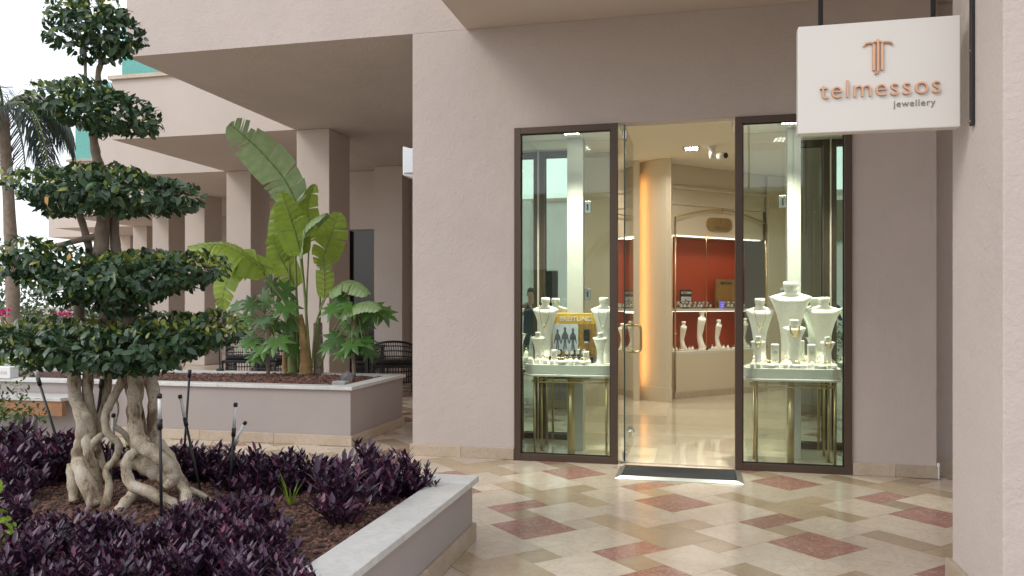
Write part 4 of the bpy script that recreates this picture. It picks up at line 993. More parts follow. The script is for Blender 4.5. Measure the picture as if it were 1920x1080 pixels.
for k, ((bx, by), (tx, ty), lab) in enumerate((((566, 698), (575, 612), 'thin black stake light behind the banana stems'), ((532, 700), (532, 618), 'thin black stake light under the left palmate plant'), ((413, 690), (406, 566), 'thin black stake light with white tip beside the arching leaf'), ((482, 699), (483, 655), 'small black stake light at the left edge of the palmate plant'))):
    p0 = gnd(bx, by, .585); d = p0.dot(Fv); d = min(d, 10.2); p0 = at(bx, by, d); p0.z = .58
    p1 = at(tx, ty, d); u = (p1 - p0).normalized(); L = (p1 - p0).length
    t = thing('garden_stake_light', lab, 'stake light', p0, 0, 'garden stake lights')
    MB().tube([-u * .05, u * (L - .12)], .009, 6).build('rod', M['blackplastic'], t)
    MB().tube([u * (L - .12), u * (L - .03)], .011, 6).build('clear_tube', M['whiteplastic'], t)
    MB().tube([u * (L - .03), u * L], .014, 6).build('cap', M['blackplastic'], t)
    MB().lathe([(.045, -.02), (.05, .05), (.03, .06)], (0, 0, 0), 10).build('foot_cup', M['blackplastic'], t)

# ================================================================== PURPLE BEDDING PLANTS
def purple_mesh(seed, stems=24, spread_=.15, height=.22, ln=.06):
    r = np.random.default_rng(seed); P, D, N, S_ = [], [], [], []; st = MB()
    for s in range(stems):
        a = r.uniform(0, 6.28); q = r.uniform(0, 1) ** .6; tip = np.array([math.cos(a) * spread_ * q, math.sin(a) * spread_ * q, height * (1.05 - .72 * q ** 2.5) * r.uniform(.8, 1.15)])
        root = np.array([math.cos(a) * .055 * q, math.sin(a) * .055 * q, 0]); axis = tip - root
        st.tube([Vector(root), Vector(root + axis * .5 + np.array([0, 0, .015])), Vector(tip)], [.0035, .003, .002], 4)
        nn = r.integers(9, 13)
        for k in range(nn):
            t = .12 + .88 * (k + .5) / nn; p = root + axis * t + np.array([0, 0, .015 * math.sin(math.pi * t)])
            b = k * 2.4 + r.uniform(-.4, .4); lift = .35 + .9 * t ** 3 + r.uniform(-.2, .25)
            d = np.array([math.cos(b), math.sin(b), lift]) + axis / np.linalg.norm(axis) * .25
            P.append(p); D.append(d); N.append(np.array([-math.cos(b) * lift, -math.sin(b) * lift, 1.2]) + r.normal(0, .25, 3)); S_.append(ln * r.uniform(.7, 1.2) * (1.1 - .35 * abs(t - .6)))
    lf = leafcloud('foliage', np.array(P), np.array(D), np.array(N), np.array(S_), LANCE2, M['leaf_p'], False)
    return lf, st.mesh('stems', M['leaf_p'])
LANCE2 = (np.array([(0, 0, 0), (.30, .16, .03), (.30, -.16, .03), (.32, 0, -.01), (.66, .145, .02), (.66, -.145, .02), (.68, 0, -.03), (1, 0, -.06)], float),
          [(0, 3, 1), (0, 2, 3), (1, 3, 6, 4), (3, 2, 5, 6), (4, 6, 7), (6, 5, 7)])
PV = [purple_mesh(10 + k, 30, .155, .22, .052) for k in range(5)] + [purple_mesh(30 + k, 30, .18, .24, .068) for k in range(3)]
spots = []
for x, y in ((8, 915), (40, 905), (72, 915), (100, 900), (30, 940), (122, 885), (70, 885), (15, 890)): spots.append((x, y, 'purple plant in the clump left of the trunks', 'purple plants left of the trunks', 1.25))
for x, y in ((155, 872), (190, 875), (225, 868), (258, 870), (290, 868), (330, 880), (355, 874), (385, 876), (372, 868)): spots.append((x, y, 'purple plant behind the twisted trunks', 'purple plants behind the trunks', 1.0))
for x, y in ((415, 890), (455, 895), (490, 885), (530, 890), (570, 888), (430, 925), (480, 930), (545, 925), (515, 915), (600, 905)): spots.append((x, y, 'purple plant in the middle row right of the trunks', 'purple plants in the middle row', 1.0))
for x, y in ((640, 975),): spots.append((x, y, 'rounded purple plant standing alone on the gravel near the marble cap', None, 1.25))
for x, y in ((720, 940), (690, 925), (745, 915)): spots.append((x, y, 'rounded purple plant beside the marble cap', 'purple plants along the marble cap', 1.2))
for x, y in ((785, 915), ): spots.append((x, y, 'purple plant at the far corner of the marble cap', None, 1.0))
for x, y in ((650, 890), (680, 885)): spots.append((x, y, 'upright purple plant at the far planter edge', 'purple plants at the far edge', 1.0))
FRONT = [('third', [(30, 1012), (90, 1022), (390, 985), (440, 1000), (490, 1012), (340, 1012)]),
         ('second', [(20, 1050), (80, 1060), (150, 1045), (215, 1035), (270, 1050), (330, 1050), (390, 1035), (450, 1052), (510, 1048)]),
         ('nearest', [(30, 1100), (95, 1110), (160, 1095), (225, 1085), (290, 1105), (350, 1095), (410, 1085), (470, 1100), (535, 1090), (560, 1130), (200, 1130), (440, 1135)])]
ORD = ['first', 'second', 'third', 'fourth', 'fifth', 'sixth', 'seventh', 'eighth', 'ninth', 'tenth', 'eleventh', 'twelfth']
for rw, pts in FRONT:
    for x, y in sorted(pts): spots.append((x, y, 'purple plant in the %s row from the planter front' % rw if rw != 'nearest' else 'purple plant in the nearest planter row', 'purple plants in the front rows', .74))
_tot = {}; _cnt = {}
for q in spots: _tot[q[2]] = _tot.get(q[2], 0) + 1
new = []
for q in sorted(spots, key=lambda q: q[0]):
    _cnt[q[2]] = _cnt.get(q[2], 0) + 1
    new.append((q[0], q[1], q[2] + (', %s from the left' % ORD[_cnt[q[2]] - 1] if _tot[q[2]] > 1 else ''), q[3], q[4]))
spots = new
used_p = 0
def q_front(l): return 'row from the planter front' in l or 'nearest planter row' in l
for x, y, lab, grp, s in spots:
    p = gnd(x, y, .33); p *= min(1.0, 4.46 / p.y); p.z = zfront(p.x, p.y) - .01
    t = thing('purple_plant', lab, 'plant', p, random.uniform(0, 6.28), grp); k = s * random.uniform(.74, 1.16); t.scale = (k, k, k * random.uniform(.9, 1.1))
    v = PV[used_p % len(PV)] if q_front(lab) is False else PV[5 + used_p % 3]; used_p += 1
    o = link('foliage', v[0], t); o['kind'] = 'stuff'; link('stems', v[1], t)
# little green weeds and grass tufts
def tuft(px, py, label, mat, n=26, h=.14, w=.07, z=.33):
    p = gnd(px, py, z); t = thing('grass_tuft', label, 'grass', p)
    a = rng.uniform(0, 6.28, n); q = rng.uniform(.15, 1, n)[:, None]
    D = np.stack([np.cos(a), np.sin(a), np.full(n, 0)], 1) * q * .6 + np.array([0, 0, 1.])
    N = np.stack([-np.cos(a), -np.sin(a), np.full(n, .4)], 1)
    P = np.stack([np.cos(a), np.sin(a), np.full(n, 0)], 1) * w * .25
    T = (np.array([(0, .03, 0), (0, -.03, 0), (.55, .028, 0), (.55, -.028, 0), (1, 0, -.12)]), [(0, 1, 3, 2), (2, 3, 4)])
    o = leafcloud('blades', P, D, N, rng.uniform(.5, 1, n) * h, T, M[mat], t); o['kind'] = 'stuff'
tuft(545, 945, 'pale green grass tuft between the purple plants', 'leaf_lime', 12, .20, .05)
tuft(535, 985, 'low greenish weed on the bare gravel', 'leaf_g', 40, .05, .2)
tuft(50, 958, 'low greenish weed on the bare soil left of the roots', 'leaf_g', 40, .06, .25)
tuft(120, 945, 'small mossy weed beside the left root', 'leaf_g', 40, .05, .25)
tuft(330, 1005, 'small mossy weed by the stake cup', 'leaf_d', 30, .05, .2)
tuft(425, 895, 'yellowish weed under the tilted stake light', 'leaf_lime', 30, .06, .2)
tuft(245, 850, 'bright green shoot behind the trunks', 'leaf_lime', 8, .16, .1)

# leafy shrubs (leaf masses)
def shrub(name, label, c, r, n, size, mat, cat='shrub', tmpl=LEAF, group=None, stem=True, flat=.6):
    t = thing(name, label, cat, (c[0], c[1], c[2] - r[2]), 0, group)
    u = unit(rng.normal(size=(n, 3))); rad = np.clip(1 - np.abs(rng.normal(0, .28, (n, 1))), .2, 1.15)
    lump = 1 + .22 * np.sin(u[:, 0:1] * 5 + c[0]) * np.sin(u[:, 1:2] * 4.3 + c[1]) + .12 * np.sin(u[:, 2:3] * 7)
    P = u * rad * lump * np.array(r) + np.array([0, 0, r[2]])
    P[:, 2] = np.maximum(P[:, 2], .02)
    N = u + np.array([0, 0, flat]) + rng.normal(0, .35, (n, 3)); D = unit(rng.normal(size=(n, 3))) + .6 * u
    o = leafcloud('foliage', P, D, N, rng.uniform(.7, 1.25, n) * size, tmpl, M[mat], t); o['kind'] = 'stuff'
    if stem:
        m = MB()
        for k in range(5):
            a = k * 1.26; m.tube([(0, 0, -.02), (math.cos(a) * r[0] * .25, math.sin(a) * r[1] * .25, r[2] * .6), (math.cos(a) * r[0] * .5, math.sin(a) * r[1] * .5, r[2] * 1.3)], [.012, .009, .004], 5)
        m.build('stems', M['bark_d'], t)
    return t
p = gnd(-5, 960, .33); 
q = gnd(2, 905, .33); shrub('leafy_shrub', 'dense green shrub cut by the left edge beside the purple plants', (q.x - .22, q.y + .25, .33 + .30), (.24, .22, .32), 900, .035, 'leaf_g')
q = gnd(2, 1070, .33); shrub('leafy_shrub', 'lime green shrub cut by the lower left corner', (q.x - .16, q.y, .33 + .16), (.19, .12, .20), 260, .05, 'leaf_lime')

# ================================================================== GIANT BANANA LIKE PLANT
BD = 9.75
ban = thing('bird_of_paradise_plant', 'tall banana like plant with huge torn green leaves in the taller planter', 'plant', (*gnd(575, 700, .6).xy[:], .57))
ban.location = at(575, 700, BD); ban.location.z = .58; bb = ban.location.copy()
def bl(x, y, dd=0.0): return at(x, y, BD + dd) - bb
def bigleaf(stalk, blade, width, nrm, mat='leaf_b', tears=7, droopL=.25, droopR=.25, r0=.022, seed=1, wl=1.0, wr=1.0):
    rr = random.Random(seed); nrm = Vector(nrm)
    S1 = spline([bl(*p) for p in stalk], 8)
    MB().tube(S1, [float(np.interp(i, [0, len(S1) - 1], [r0, r0 * .55])) for i in range(len(S1))], 8).build('stalk', M['stalk'], ban, smooth=True)
    Mr = spline([bl(*p) for p in blade], 10); n = len(Mr); m = MB()
    L = sum((Mr[i + 1] - Mr[i]).length for i in range(n - 1))
    for side, dro, ws in ((1, droopL, wl), (-1, droopR, wr)):
        cuts = sorted(rr.sample(range(2, n - 1), min(tears, n - 4))); start = 0
        for ce in cuts + [n - 1]:
            jit = rr.uniform(-.18, .18); jl = rr.uniform(.86, 1.06); rows = []
            for i in range(start, ce + 1):
                t = i / (n - 1); T = (Mr[min(i + 1, n - 1)] - Mr[max(i - 1, 0)]).normalized()
                sd = T.cross(nrm).normalized() * side; nn = sd.cross(T).normalized() * side
                w = width * .5 * ws * (math.sin(math.pi * min(1, (t * .93 + .07)) ** .75) ** .6) * jl
                gap = 0.0
                if i == start and start > 0: gap = .35
                if i == ce and ce < n - 1: gap = -.35
                row = []
                for q in range(6):
                    u = q / 5; ang = dro + jit
                    off = sd * (w * u * math.cos(ang * u)) - Vector((0, 0, 1)) * (w * u * u * math.sin(abs(ang)) * (1 if ang > 0 else -.3)) + T * (w * .42 * u) + T * (gap * u * (L / n))
                    off += nn * (.06 * w * math.sin(u * 3.1) + .006 * math.sin(i * 2.1))
                    row.append(Mr[i] + off)
                rows.append(row)
            if len(rows) > 1:
                V = [p for r_ in rows for p in r_]; m.add(V, [(a * 6 + b, a * 6 + b + 1, (a + 1) * 6 + b + 1, (a + 1) * 6 + b) for a in range(len(rows) - 1) for b in range(5)])
            start = ce
    o = m.build('leaf_blade', M[mat], ban, smooth=True)
    MB().tube(Mr, [float(np.interp(i, [0, n - 1], [r0 * .6, .004])) for i in range(n)], 6).build('midrib', M['stalk'], o, smooth=True)
    return o
CAMDIR = (-Fv + Vector((0, 0, .25)))
UPN = Vector((0, 0, 1)) - Fv * .6
bigleaf([(560, 695, .1), (556, 560, .1), (553, 440, .1), (556, 380, .05)], [(557, 385, .05), (532, 335, .0), (490, 285, -.1), (455, 253, -.2), (430, 232, -.3)], .50, CAMDIR, 'leaf_b2', 9, .15, .2, .020, 3)
bigleaf([(570, 690, .0), (562, 620, -.05), (540, 575, -.15), (505, 530, -.25), (490, 500, -.3)], [(498, 508, -.3), (462, 482, -.4), (425, 462, -.45), (390, 458, -.5), (352, 462, -.5)], .55, UPN, 'leaf_b', 5, .5, .9, .018, 5, .8, 1.0)
bigleaf([(540, 640, .0), (535, 600, -.1), (500, 500, -.1)], [(512, 505, -.2), (470, 492, -.35), (435, 510, -.45), (420, 545, -.5), (418, 580, -.5)], .34, CAMDIR, 'leaf_b', 3, .1, .1, .012, 6)
bigleaf([(577, 690, -.05), (575, 600, -.05), (567, 500, -.05), (565, 470, -.1)], [(565, 480, -.1), (552, 430, -.2), (540, 395, -.3), (528, 360, -.35)], .42, CAMDIR, 'leaf_b', 5, .1, .3, .02, 8)
bigleaf([(582, 690, -.05), (572, 560, -.1), (562, 480, -.1)], [(563, 478, -.15), (575, 435, -.3), (590, 410, -.45), (612, 400, -.6)], .46, UPN, 'leaf_b2', 2, .5, .6, .018, 9)
bigleaf([(597, 690, .05), (600, 580, .05), (602, 490, .05)], [(602, 500, .05), (612, 465, .0), (625, 430, -.05), (634, 398, -.1)], .42, CAMDIR, 'leaf_b', 3, .15, .2, .018, 10)
bigleaf([(595, 690, .0), (598, 600, .0), (606, 560, .0)], [(608, 560, .0), (609, 530, .0), (608, 500, .0), (606, 478, .0)], .22, CAMDIR, 'leaf_b', 2, .1, .1, .014, 11)
bigleaf([(585, 690, -.05), (592, 610, -.1), (610, 560, -.1), (622, 545, -.1)], [(618, 548, -.1), (645, 530, -.2), (668, 535, -.3), (690, 552, -.4)], .36, UPN, 'leaf_b2', 2, .4, .5, .014, 12)
bigleaf([(560, 690, .15), (545, 560, .2), (542, 480, .2)], [(542, 490, .2), (535, 460, .2), (528, 425, .2), (520, 380, .2)], .40, CAMDIR, 'leaf_b', 4, .1, .2, .018, 13)
bigleaf([(600, 690, -.05), (625, 620, -.2), (650, 585, -.3)], [(640, 590, -.3), (665, 575, -.4), (690, 570, -.5), (712, 580, -.6)], .30, UPN, 'leaf_b2', 1, .4, .4, .012, 14)
bigleaf([(575, 690, .1), (575, 560, .2), (580, 450, .2)], [(580, 455, .2), (580, 420, .2), (577, 385, .15), (590, 345, .1)], .34, CAMDIR, 'leaf_b', 4, .1, .2, .016, 15)
bigleaf([(568, 690, .15), (560, 600, .25), (556, 540, .25)], [(556, 540, .25), (535, 500, .2), (520, 470, .15), (512, 440, .1)], .38, CAMDIR, 'leaf_b', 3, .2, .3, .016, 16)
for nm, pts, rad, mt_ in (('stem_base', [(574, 703, -.05), (573, 670, -.05), (569, 630, -.05), (562, 590, -.03)], [.085, .07, .05, .03], 'stalk_br'), ('stem_base', [(597, 703, .05), (597, 660, .05), (596, 605, .05)], [.065, .058, .05], 'bark_d'),
                          ('stem_base', [(551, 700, .15), (549, 650, .15), (545, 600, .15), (548, 560, .12)], [.075, .065, .05, .03], 'stalk'), ('stem_base', [(536, 700, .2), (538, 650, .2), (545, 600, .2)], [.05, .045, .03], 'stalk_br')):
    P = spline([bl(*p) for p in pts], 6); MB().tube(P, [float(np.interp(i / (len(P) - 1), np.linspace(0, 1, len(rad)), rad)) for i in range(len(P))], 10, wob=.06).build(nm, M[mt_], ban, smooth=True)

# ================================================================== PALMATE LEAF PLANTS
def palmate_mesh():
    V = [(0, 0, 0)]; Fc = []; lobes = 8
    for k in range(lobes):
        a = R(-150 + 300 * k / (lobes - 1)); l = .52 * (1 - .30 * abs(k - 3.5) / 3.5); da = R(300 / (lobes - 1) / 2)
        c, s = math.cos, math.sin; i = len(V); w = da * 1.0
        V += [(.21 * c(a - da), .21 * s(a - da), .01), (l * .62 * c(a - w * .62), l * .62 * s(a - w * .62), .0), (l * c(a), l * s(a), -.07), (l * .62 * c(a + w * .62), l * .62 * s(a + w * .62), .0), (.21 * c(a + da), .21 * s(a + da), .01), (l * .6 * c(a), l * .6 * s(a), .025)]
        Fc += [(0, i, i + 5), (i, i + 1, i + 5), (i + 1, i + 2, i + 5), (i + 2, i + 3, i + 5), (i + 3, i + 4, i + 5), (i + 4, 0, i + 5)]
    me = bpy.data.meshes.new('palmate_leaf'); me.from_pydata(V, [], Fc); me.materials.append(M['leaf_fat'])
    me.polygons.foreach_set('use_smooth', [True] * len(me.polygons)); return me
PALM = palmate_mesh()
def fatsia(label, d, base, trunk, leaves):
    t = thing('palmate_shrub', label, 'plant', at(base[0], base[1], d)); t.location.z = .58; b0 = t.location.copy()
    tp = [at(x, y, d) - b0 for x, y in trunk]
    MB().tube(spline(tp, 5), [.022] * (5 * (len(tp) - 1) + 1), 7, wob=.1).build('trunk', M['bark_d'], t, smooth=True)
    for (x, y, dd, s) in leaves:
        p = at(x, y, d + dd) - b0; org = tp[-1] + Vector((random.uniform(-.05, .05), 0, random.uniform(-.25, .05)))
        out = (p - org); D = Vector((out.x, out.y, 0)).normalized() * .8 - Fv * .35 + Vector((0, 0, -.75)); N = Vector((0, 0, .8)) - Fv * .9 + Vector((random.uniform(-.35, .35), 0, random.uniform(-.2, .3)))
        o = one_leaf('palmate_leaf', PALM, p, D, N, s * random.uniform(.95, 1.2), t)
        MB().tube(spline([org, (org + p) / 2 + Vector((0, 0, .06)), p], 4), .006, 5).build('leaf_stalk', M['stalk'], t, smooth=True)
L1 = [(470, 570, .0, .42), (500, 560, .1, .40), (455, 600, -.1, .40), (495, 600, -.15, .42), (535, 575, -.1, .46), (530, 545, .1, .38), (470, 640, -.1, .40), (520, 640, -.25, .44), (495, 655, -.2, .36), (480, 670, -.1, .34), (540, 610, .1, .40), (445, 575, .1, .36), (510, 530, .15, .36), (515, 610, .2, .4), (465, 620, .2, .4), (545, 650, .15, .36)]
fatsia('bushy plant with large palmate leaves left of the banana stems', 9.55, (503, 700), [(503, 702), (501, 660), (505, 620), (508, 590)], L1)
L2 = [(625, 580, -.1, .40), (660, 575, -.15, .44), (700, 580, -.1, .44), (720, 588, .0, .36), (650, 600, .1, .4), (680, 600, .1, .40), (630, 635, -.1, .38), (660, 645, -.2, .40), (680, 640, -.1, .38), (615, 650, .0, .34), (645, 660, -.15, .36), (690, 655, .1, .34), (665, 615, .0, .36), (640, 560, .1, .36)]
fatsia('leafy palmate plant on a bare stem at the right end of the taller planter', 9.5, (664, 702), [(664, 704), (663, 680), (662, 650), (664, 610), (666, 590)], L2)
# rocks and slab
def rock(name, label, p, r, mat='rock'):
    v = ICV * (1 + .4 * (rng.random((len(ICV), 1)) - .5)) * np.array(r)
    bm = bmesh.new(); vs_ = [bm.verts.new(q) for q in v.tolist()]
    for f in ICF: bm.faces.new([vs_[i] for i in f])
    bmesh.ops.subdivide_edges(bm, edges=bm.edges[:], cuts=1, use_grid_fill=True, fractal=.18, along_normal=.5, seed=4)
    me = bpy.data.meshes.new(name); bm.to_mesh(me); bm.free(); me.materials.append(M[mat]); o = link(name, me, None, p); return tag(o, label, 'rock')
p = gnd(652, 700, .6); p = at(652, 700, 9.0); rock('grey_rock', 'dark grey rock at the right end of the taller planter', (p.x, p.y, .63), (.085, .085, .075))
p = at(639, 712, 8.55); o = MB().box(-.075, .075, -.06, .06, 0, .06).build('stone_block', M['rock'], None, loc=(p.x, p.y, .575), bevel=.008); tag(o, 'pale grey stone block lying on the gravel beside the dark rock', 'stone'); o.data.materials[0] = M['alu'] if False else plain('pale_stone', (.33, .34, .36), .8, var=.15, scale=20)

# white flowers, paper box, bench at the left end of the taller planter
fl = thing('white_flowers', 'clump of small white flowers at the left of the taller planter', 'flowers', (*at(40, 690, 9.9).xy, .57))
n = 60; P = rng.normal(0, 1, (n, 3)) * np.array([.14, .10, .07]) + np.array([0, 0, .10]); leafcloud('petals', P, rng.normal(size=(n, 3)), rng.normal(size=(n, 3)) + np.array([0, -.5, .5]), rng.uniform(.04, .07, n), LEAF, M['flower_w'], fl)['kind'] = 'stuff'
leafcloud('leaves', P * .9 - np.array([0, 0, .04]), rng.normal(size=(n, 3)), rng.normal(size=(n, 3)) + np.array([0, 0, .5]), rng.uniform(.05, .09, n), LEAF, M['leaf_g'], fl)['kind'] = 'stuff'
bn = thing('wall_bench', 'wooden bench with pale slab fixed to the front of the taller planter', 'bench', (-7.2, 7.43, 0))
MB().box(-.95, .58, -.19, .19, .415, .452).build('stone_seat', M['cap'], bn, bevel=.004)
MB().box(-.95, .58, -.17, -.12, .255, .414).build('front_board', M['wood'], bn, bevel=.004)
MB().box(-.95, .58, .06, .19, .0, .414).build('support_wall', M['planter'], bn)
pb = MB().box(-.06, .06, -.035, .035, 0, .30); o = pb.build('paper_bag', M['paper'], None, loc=(-6.53, 7.40, .4525), bevel=.01); o.rotation_euler = (.0, .05, .1); tag(o, 'crumpled white paper bag standing at the end of the bench', 'paper bag')
wb = thing('box_light', 'white box shaped garden light on the left end of the taller planter', 'light', (*at(8, 690, 9.2).xy, .61))
MB().box(-.14, .14, -.06, .06, 0, .13).build('housing', M['paper'], wb, bevel=.006); MB().box(-.11, .09, -.064, -.0605, .05, .08).build('lens', M['steel'], wb)

# ================================================================== TERRACE FURNITURE
def wicker_chair(loc, rz, label):
    t = thing('wicker_chair', label, 'chair', loc, rz, 'wicker chairs on the terrace')
    w, dp = .33, .30
    for sx in (-1, 1):
        for sy in (-1, 1): MB().tube([(sx * w * .95, sy * dp, 0), (sx * w, sy * dp, .44)], .02, 7).build('leg', M['wicker'], t)
    MB().box(-w, w, -dp, dp, .40, .455).build('seat_frame', M['wicker'], t, bevel=.01)
    MB().box(-w + .03, w - .03, -dp + .02, dp - .03, .456, .53).build('cushion', M['black'], t, bevel=.03)
    def arc(h0, h1, r, k=17): return [(w * 1.08 * math.sin(a), .02 + dp * 1.12 * math.cos(a) if math.cos(a) > -.9 else -dp, float(h0 + (h1 - h0) * max(0, math.cos(a)) ** .6)) for a in [R(-120 + 240 * i / (k - 1)) for i in range(k)]]
    MB().tube(arc(.66, .84, 0), .020, 7).build('top_rail', M['wicker'], t, smooth=True)
    for q, (h0, h1) in enumerate(((.62, .77), (.56, .69), (.50, .60))): MB().tube(arc(h0, h1, 0), .010, 6).build('back_rail', M['wicker'], t, smooth=True)
    lo, hi = arc(.45, .46, 0, 41), arc(.66, .84, 0, 41)
    for i in range(0, 41, 1): MB().tube([lo[i], hi[min(40, i + 1)]], .0055, 4).build('weave_strand', M['wicker'], t)
    for i in range(3):
        a = arc(.16 + .09 * i, .16 + .09 * i, 0, 17); MB().tube(a, .010, 5).build('skirt_strand', M['wicker'], t)
    lo, hi = arc(.14, .14, 0, 33), arc(.42, .42, 0, 33)
    for i in range(0, 33): MB().tube([lo[i], hi[i]], .008, 4).build('skirt_strand', M['wicker'], t)
    return t
c1 = wicker_chair((-5.02, 12.75, 0), R(200), 'black wicker armchair seen beside the corner of the shop wall')
def place_copy(o, loc, rz, label):
    c = copy_tree(o); c.location = loc; c.rotation_euler = (0, 0, rz); c['label'] = label; return c
place_copy(c1, (-7.2, 12.9, 0), R(150), 'black wicker armchair hidden behind the palmate plant, left of the first column')
place_copy(c1, (-8.05, 13.2, 0), R(190), 'black wicker armchair seen through the topiary pads end')
place_copy(c1, (-5.9, 13.6, 0), R(90), 'black wicker armchair in shadow behind the terrace table')
tt = thing('terrace_table', 'dark square terrace table behind the palmate plant', 'table', (-5.75, 12.9, 0))
MB().box(-.38, .38, -.38, .38, .715, .745).build('table_top', M['black'], tt, bevel=.006)
for sx in (-1, 1):
    for sy in (-1, 1): MB().box(sx * .33 - .025, sx * .33 + .025, sy * .33 - .025, sy * .33 + .025, 0, .714).build('leg', M['black'], tt)

# ================================================================== BACKGROUND GARDEN
def palm(label, base, h, fronds, L, group=None, lean=(0, 0), tr=.14, droop=1.0, seed=1, n_leaf=46, ll=.45):
    r = np.random.default_rng(seed); t = thing('palm_tree', label, 'tree', base, 0, group)
    tp = spline([(0, 0, -.05), (lean[0] * .3, lean[1] * .3, h * .5), (lean[0], lean[1], h)], 8)
    MB().tube(tp, [tr * (1.15 - .4 * i / len(tp)) * (1 + .05 * math.sin(i * 2.2)) for i in range(len(tp))], 10, wob=.05).build('trunk', M['bark_d'], t, smooth=True)
    top = Vector((lean[0], lean[1], h))
    for k in range(fronds):
        a = 2 * math.pi * k / fronds + r.uniform(-.2, .2); el = r.uniform(.25, 1.15); Lk = L * r.uniform(.85, 1.1)
        pts = []; d = Vector((math.cos(a) * math.cos(el), math.sin(a) * math.cos(el), math.sin(el))); p = top.copy()
        for i in range(13):
            pts.append(p.copy()); p += d * (Lk / 12); d = (d + Vector((0, 0, -.17 * droop))).normalized()
        f = MB().tube(pts, [.02 * (1 - i / 13) + .004 for i in range(13)], 5).build('frond', M['stalk'], t, smooth=True)
        P, D, N, S_ = [], [], [], []
        for i in range(n_leaf):
            u = .12 + .88 * i / n_leaf; q = u * 12; j = min(int(q), 11); pp = pts[j].lerp(pts[j + 1], q - j); T = (pts[j + 1] - pts[j]).normalized()
            sd = T.cross(Vector((0, 0, 1))); sd = sd.normalized() if sd.length > .01 else Vector((1, 0, 0))
            for s in (-1, 1):
                P.append(pp[:]); D.append((sd * s * .8 + T * .6 + Vector((0, 0, -.45 + r.uniform(-.25, .25))))[:]); N.append((Vector((0, 0, 1)) + sd * s * .3)[:]); S_.append(ll * math.sin(math.pi * (.12 + .8 * u)) * r.uniform(.85, 1.1))
        T_ = (np.array([(0, .03, 0), (0, -.03, 0), (.5, .032, .01), (.5, -.032, .01), (1, 0, -.22)]), [(0, 1, 3, 2), (2, 3, 4)])
        leafcloud('leaflets', np.array(P), np.array(D), np.array(N), np.array(S_), T_, M['leaf_palm'], f)['kind'] = 'stuff'
    return t
pb_ = at(28, 640, 12.5); palm('slender palm with drooping dark fronds at the left edge', (pb_.x, pb_.y, 0), 4.5, 15, 1.7, None, (-.22, .0), .095, 1.9, 3, 30, .55)
pb_ = at(240, 640, 24.0); palm('small distant palm in front of the far columns', (pb_.x, pb_.y, 0), 2.6, 9, 1.2, None, (0, 0), .16, 1.0, 5, 22, .35)
for k, (x, d, rx, rz, mt_, lab) in enumerate((
    (20, 15.5, 1.0, .9, 'leaf_d', 'grey green shrub behind the slender palm'), (95, 16.5, .9, .75, 'leaf_g', 'mid green shrub in the background garden'),
    (150, 14.5, .7, .62, 'leaf_d', 'loose shrub behind the middle topiary pads'), (-10, 12.4, .55, .42, 'leaf_g', 'low green shrub at the left edge behind the planter'),
    (70, 12.0, .5, .40, 'leaf_lime', 'bright lime shrub glimpsed between the lower topiary pads'), (200, 20, 1.1, .85, 'leaf_d', 'far shrub in front of the distant columns'),
    (270, 14.2, .4, .40, 'leaf_lime', 'lime leaved shrub glimpsed right of the topiary trunk'), (-40, 20.0, 2.0, 1.6, 'leaf_d', 'large far tree mass beyond the palm at the left edge'))):
    c = at(x, 571, d); shrub('garden_shrub', lab, (c.x, c.y, rz), (rx, rx * .8, rz), 1500, .09 if d < 18 else .14, mt_, 'shrub')
for x, y, d in ((124, 590, 12.2), (3, 587, 12.2)):
    c = at(x, y, d); fl = thing('pink_flowers', 'cluster of pink flowers in the background garden' + (' at the left edge' if x < 50 else ' between the topiary pads'), 'flowers', (c.x, c.y, c.z - .1), 0, 'pink flower clusters')
    P = rng.normal(0, 1, (40, 3)) * np.array([.06, .05, .03]) + np.array([0, 0, .1]); leafcloud('petals', P, rng.normal(size=(40, 3)), rng.normal(size=(40, 3)), rng.uniform(.05, .08, 40), LEAF, M['flower_p'], fl)['kind'] = 'stuff'
    MB().tube([(0, 0, -(c.z - .1)), (0.02, 0, .05)], .012, 5).build('stem', M['stalk'], fl)

# ================================================================== ACROSS THE COURTYARD (seen in the mirrors)
ob = thing('opposite_building', 'pale building across the courtyard seen in the window mirrors', 'building', (0, -13, 0))
MB().wallprism([(-16, 0), (-7, 0), (-7, 2.7), (-5, 2.7), (-5, 0), (-1.2, 0), (-1.2, 2.7), (1.5, 2.7), (1.5, 0), (5, 0), (5, 2.7), (7, 2.7), (7, 0), (14, 0), (14, 5.2), (-16, 5.2)], -.4, 0).build('wall', M['far_wall'], ob)
for a, b in ((-7, -5), (-1.2, 1.5), (5, 7)):
    d = MB().box(a + .01, b - .01, -.3, -.25, .01, 2.69).build('glazing', M['dark'], ob)
    for x in (a + .01, (a + b) / 2): MB().box(x, x + .06, -.24, -.18, .01, 2.68).build('mullion', M['bronze'], d)
MB().box(-16.1, 14.1, -.5, .1, 5.201, 5.32).build('coping', M['plinth'], ob)
for x0 in (-8.5, -3.2, 2.6, 8.6):
    MB().box(x0, x0 + .55, .002, .5, 0, 5.19).build('pier', M['far_wall'], ob)
palm('palm across the courtyard reflected in the window mirrors', (-1.9, -7.5, 0), 3.4, 12, 1.7, 'courtyard palms', (.1, 0), .16, 1.0, 11, 34, .45)
palm('palm across the courtyard near the right of the reflected view', (4.6, -8.5, 0), 3.9, 12, 1.7, 'courtyard palms', (.1, 0), .16, 1.0, 12, 34, .45)
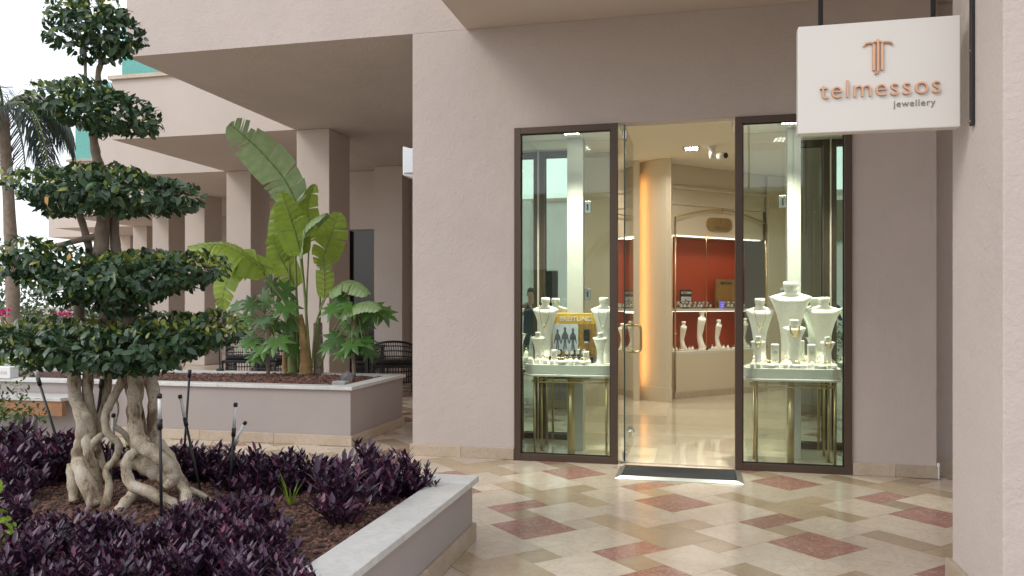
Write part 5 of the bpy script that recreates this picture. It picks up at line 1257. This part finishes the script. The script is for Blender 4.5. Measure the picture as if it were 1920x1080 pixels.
for k, (x, y) in enumerate(((-2.6, -5.5), (-1.4, -5.8), (2.8, -6.2), (4.4, -6.0))):
    shrub('courtyard_shrub', ['leafy shrub behind the photographer, left of the palm', 'leafy shrub behind the photographer at the palm foot', 'leafy shrub behind the photographer on the right', 'leafy shrub behind the photographer at far right'][k], (x, y, .6), (.6, .5, .62), 700, .10, 'leaf_g')

# photographer standing behind the camera, visible only in the mirrors
def person():
    t = thing('person', 'person in a dark navy shirt and trousers standing in the courtyard, mirrored in the windows', 'person', (.10, -.75, -.003))
    V, E, Rd = [], [], []
    def v(p, r, par=None):
        V.append(p); Rd.append(r); i = len(V) - 1
        if par is not None: E.append((par, i))
        return i
    pel = v((0, 0, .95), (.155, .11)); ch = v((0, 0, 1.18), (.15, .105), pel); up = v((0, -.01, 1.38), (.17, .10), ch); nk = v((0, 0, 1.50), (.058, .06), up)
    hd = v((0, .02, 1.58), (.070, .085), nk); h2 = v((0, .025, 1.67), (.078, .098), hd); h3 = v((0, .02, 1.75), (.06, .075), h2)
    for s in (-1, 1):
        a = v((s * .19, -.01, 1.40), (.062, .06), up); b = v((s * .25, .03, 1.15), (.045, .045), a); c = v((s * .15, .22, 1.28), (.034, .034), b); w = v((s * .085, .29, 1.38), (.026, .022), c); pm = v((s * .065, .32, 1.43), (.034, .018), w)
        for q in range(4):
            k = v((s * (.035 + .018 * q), .345, 1.455 - .004 * q), (.009, .009), pm); k2 = v((s * (.012 + .018 * q), .365, 1.462 - .004 * q), (.008, .008), k)
        th = v((s * .05, .31, 1.40), (.010, .010), w); v((s * .025, .335, 1.41), (.009, .009), th)
        hp = v((s * .09, 0, .90), (.10, .10), pel); kn = v((s * .11, .02, .50), (.062, .065), hp); an = v((s * .12, -.01, .09), (.042, .045), kn); v((s * .125, .13, .035), (.042, .032), an)
    me = bpy.data.meshes.new('body'); me.from_pydata(V, E, []); o = bpy.data.objects.new('body', me); COL.objects.link(o); o.parent = t
    sk = o.modifiers.new('skin', 'SKIN'); sk.use_smooth_shade = True
    for i, r_ in enumerate(Rd): me.skin_vertices[0].data[i].radius = r_
    me.skin_vertices[0].data[0].use_root = True
    sb = o.modifiers.new('sub', 'SUBSURF'); sb.levels = 1; sb.render_levels = 1
    dg = bpy.context.evaluated_depsgraph_get(); m2 = bpy.data.meshes.new_from_object(o.evaluated_get(dg)); bpy.data.objects.remove(o)
    m2.materials.clear(); m2.materials.append(M['skin']); m2.materials.append(M['shirt'])
    for p in m2.polygons:
        c = p.center; p.material_index = 0 if (c.z > 1.47 or (c.y > .20 and c.z > 1.2)) else 1
        p.use_smooth = True
    o = link('body', m2, t)
    hr = MB(); rs = []
    for z, rx, ry, yo in ((1.64, .083, .06, -.045), (1.70, .088, .095, -.012), (1.76, .08, .09, .0), (1.80, .05, .06, .0), (1.815, .01, .015, 0)):
        rs.append([(rx * math.cos(k * math.pi / 8), yo + ry * math.sin(k * math.pi / 8), z) for k in range(16)])
    hr.rings(rs); hr.build('hair', M['hair'], t, smooth=True)
    MB().rings([[(-.014, .115, 1.615), (.014, .115, 1.615), (.006, .11, 1.665), (-.006, .11, 1.665)], [(-.006, .14, 1.620), (.006, .14, 1.620), (.003, .12, 1.66), (-.003, .12, 1.66)]]).build('nose', M['skin'], t)
    for s in (-1, 1):
        MB().lathe([(.002, -.01), (.011, 0), (.002, .01)], (s * .032, .115, 1.668), 8).build('eye', M['black'], t)
        MB().lathe([(.004, -.03), (.014, 0), (.004, .03)], (s * .083, .02, 1.655), 8).build('ear', M['skin'], t)
    MB().box(-.022, .022, .112, .120, 1.583, 1.590).build('mouth', M['redpanel'], t)
person()
